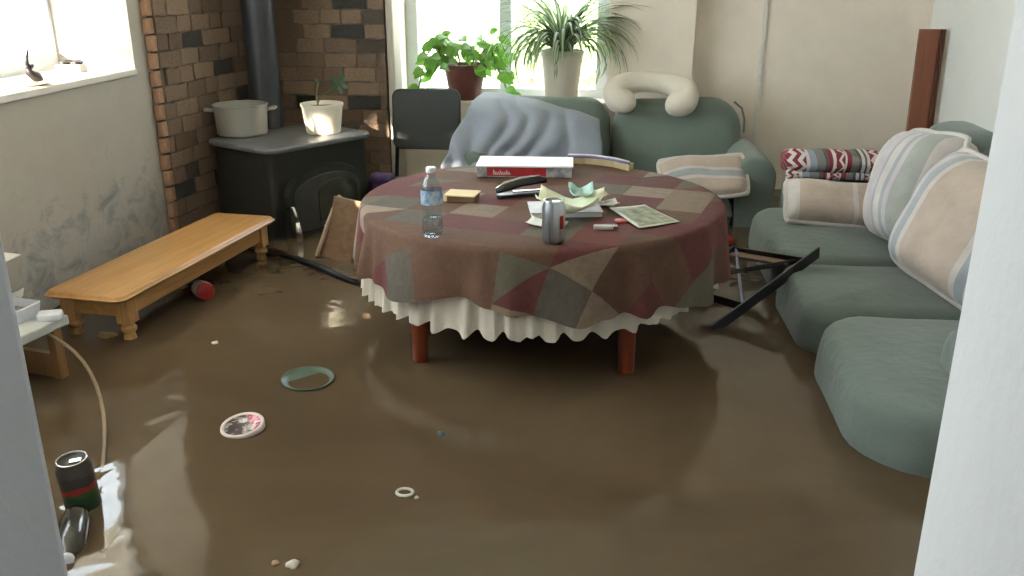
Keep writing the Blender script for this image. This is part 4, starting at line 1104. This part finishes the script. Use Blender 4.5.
# ------------------------------------------------------------------ things floating on the water
t = NT('dark_can'); v = t.coord(); x = t.xyz(v); ang = t.math('ARCTAN2', x[1], x[0])
n = t.noise(v, 22, 3)
hgt = x[2]
cc = t.ramp(t.math('ADD', t.math('MULTIPLY', hgt, 8.0), t.math('MULTIPLY', t.math('SUBTRACT', n, 0.5), 0.35)), [(0.0, lin((40, 66, 42))), (0.45, lin((52, 84, 48))), (0.55, lin((148, 44, 40))), (0.68, lin((56, 50, 46))), (0.9, lin((70, 66, 62)))], 'CONSTANT')
t.color(cc); t.setp(Roughness=0.4, Metallic=0.2); M_dcan = t.m
can('drink_can', 'dark green and red can standing in the water by the left jamb', (-1.205, 1.735, WATER - 0.02), M_dcan, (R(3), R(-3), 0.4), 1.22)
FB = thing('plastic_bottle', 'murky empty plastic bottle floating below the dark can', 'bottle', (-1.155, 1.60, WATER + 0.004), (R(90), 0, R(24)))
MB().lathe([(0.01, -0.09), (0.03, -0.088), (0.034, -0.07), (0.034, 0.02), (0.028, 0.05), (0.013, 0.075), (0.012, 0.09), (0.002, 0.09)], 24).build('body', plain('murky_plastic', (62, 60, 54), 0.15, 0, 0.3, 10), FB, True)
MB().lathe([(0.002, 0.082), (0.015, 0.082), (0.015, 0.097), (0.002, 0.098)], 16).build('cap', plain('white_cap_b', (220, 222, 224), 0.4), FB, True)
# printed oval lid
t = NT('lid_print'); v = t.coord(); x = t.xyz(v)
rr = t.math('SQRT', t.math('ADD', t.math('POWER', x[0], 2.0), t.math('POWER', x[1], 2.0)))
n = t.noise(v, 46, 3, 0.5)
inn = t.ramp(n, [(0.40, lin((66, 50, 52))), (0.52, lin((150, 140, 134))), (0.62, lin((206, 200, 194)))], 'CONSTANT')
right = t.math('GREATER_THAN', t.math('ADD', x[0], t.math('MULTIPLY', x[1], 0.25)), 0.022)
inn = t.mix(right, inn, t.ramp(n, [(0.42, lin((206, 120, 136))), (0.52, lin((150, 40, 60))), (0.60, lin((224, 190, 192)))], 'CONSTANT'))
t.color(t.mix(t.math('GREATER_THAN', rr, 0.051), inn, lin((226, 212, 206)))); t.setp(Roughness=0.35); M_lid = t.m
LD = thing('tub_lid', 'round printed tub lid with white rim floating on the water', 'lid', (-0.97, 2.14, WATER), (R(5), R(-6), R(20)))
MB().lathe([(0.001, 0.010), (0.050, 0.010), (0.053, 0.013)], 40, caps=(False, False)).build('printed_disc', M_lid, LD, True)
MB().lathe([(0.052, 0.011), (0.054, 0.014), (0.059, 0.014), (0.061, 0.010), (0.061, -0.012), (0.052, -0.012)], 40, caps=(False, False)).build('rim', plain('lid_rim', (224, 208, 204), 0.4), LD, True)
M_grn = plain('dull_green_plastic', (66, 84, 72), 0.35)
o = MB().lathe([(0.001, -0.002), (0.060, -0.002), (0.076, 0.004), (0.081, 0.008), (0.083, 0.007), (0.078, -0.004), (0.062, -0.010), (0.001, -0.010)], 44, caps=(False, False)).build('plate', M_grn, None, True, (-0.887, 2.463, WATER + 0.001), (R(1.5), R(1.5), 0)); tag(o, 'dull green round plate barely afloat in the brown water', 'plate')
o = MB().tube([(0.020 * math.cos(k * math.pi / 10), 0.016 * math.sin(k * math.pi / 10), 0) for k in range(20)], 0.004, 8, closed=True).build('plastic_ring', plain('white_ring', (214, 206, 190), 0.4), None, True, (-0.448, 1.858, WATER + 0.002)); tag(o, 'small white ring floating in the foreground water', 'ring')
def lump(name, label, cat, loc, r, mat, seed, flat=0.5, group=None):
    mb = MB(); rings = []
    for i in range(9):
        a = -math.pi / 2 + math.pi * i / 8; ring = []
        for k in range(12):
            b_ = 2 * math.pi * k / 12
            p = Vector((math.cos(a) * math.cos(b_), math.cos(a) * math.sin(b_), math.sin(a) * flat)) * r
            p *= 1 + 0.45 * mn.noise(p * (1.6 / r) + Vector((seed, 0, 0))); ring.append(p)
        rings.append(ring)
    mb.loft(rings); o = mb.build(name, mat, None, True, loc); return tag(o, label, cat, group)
M_foam = plain('foam', (216, 206, 190), 0.7)
M_bluep = plain('teal_plastic', (40, 84, 96), 0.4)
lump('plastic_scrap', 'tiny teal plastic scrap floating in front of the table', 'scrap', (-0.411, 2.16, WATER), 0.012, M_bluep, 3)
lump('foam_scrap', 'white foam scrap floating at the bottom edge of the view', 'scrap', (-0.628, 1.556, WATER + 0.003), 0.014, M_foam, 5)
lump('foam_scrap', 'tiny tan foam scrap next to the white one in the foreground', 'scrap', (-0.668, 1.557, WATER + 0.002), 0.009, plain('tan_foam', (170, 140, 110), 0.8), 6)
lump('foam_scrap', 'pale scrap floating between the bench and the green plate', 'scrap', (-1.30, 2.72, WATER + 0.002), 0.012, M_foam, 8, 0.3)
lump('foam_scrap', 'pale speck of foam beside the white floating ring', 'scrap', (-0.415, 1.84, WATER + 0.001), 0.006, M_foam, 9, 0.4)
# red-lidded jar under the bench
JR_ = thing('jar', 'clear jar with a red lid lying in the water under the bench', 'jar', (-1.53, 3.16, WATER + 0.03), (R(82), 0, R(40)))
MB().lathe([(0.01, -0.06), (0.032, -0.058), (0.036, -0.05), (0.036, 0.0), (0.03, 0.012), (0.01, 0.012)], 24).build('body', plain('cloudy_plastic', (150, 138, 124), 0.2), JR_, True)
MB().lathe([(0.002, 0.012), (0.033, 0.012), (0.034, 0.016), (0.034, 0.03), (0.031, 0.033), (0.002, 0.033)], 24).build('lid', plain('red_lid', (158, 40, 38), 0.4), JR_, True)
YT = thing('toy_block', 'pale yellow scrap of wood floating beneath the near bench end', 'scrap', (-1.70, 2.74, WATER - 0.004), (0, R(20), R(50)))
MB().box((0, 0, 0.008), (0.06, 0.03, 0.02)).build('block', plain('yellow_wood', (170, 146, 92), 0.6), YT, bevel=0.004)
# red ball-like toy in front of the loveseat and purple bag by the stove
o = lump('red_toy', 'small red toy floating behind the fallen folding chair', 'toy', (0.61, 4.12, WATER + 0.015), 0.032, M_redp, 15, 0.8)
lump('purple_bag', 'crumpled purple bag lying low between stove and dark chair', 'bag', (-1.19, 4.72, 0.40), 0.09, fabric('purple_nylon', (78, 54, 104), 0.2), 17, 0.9)
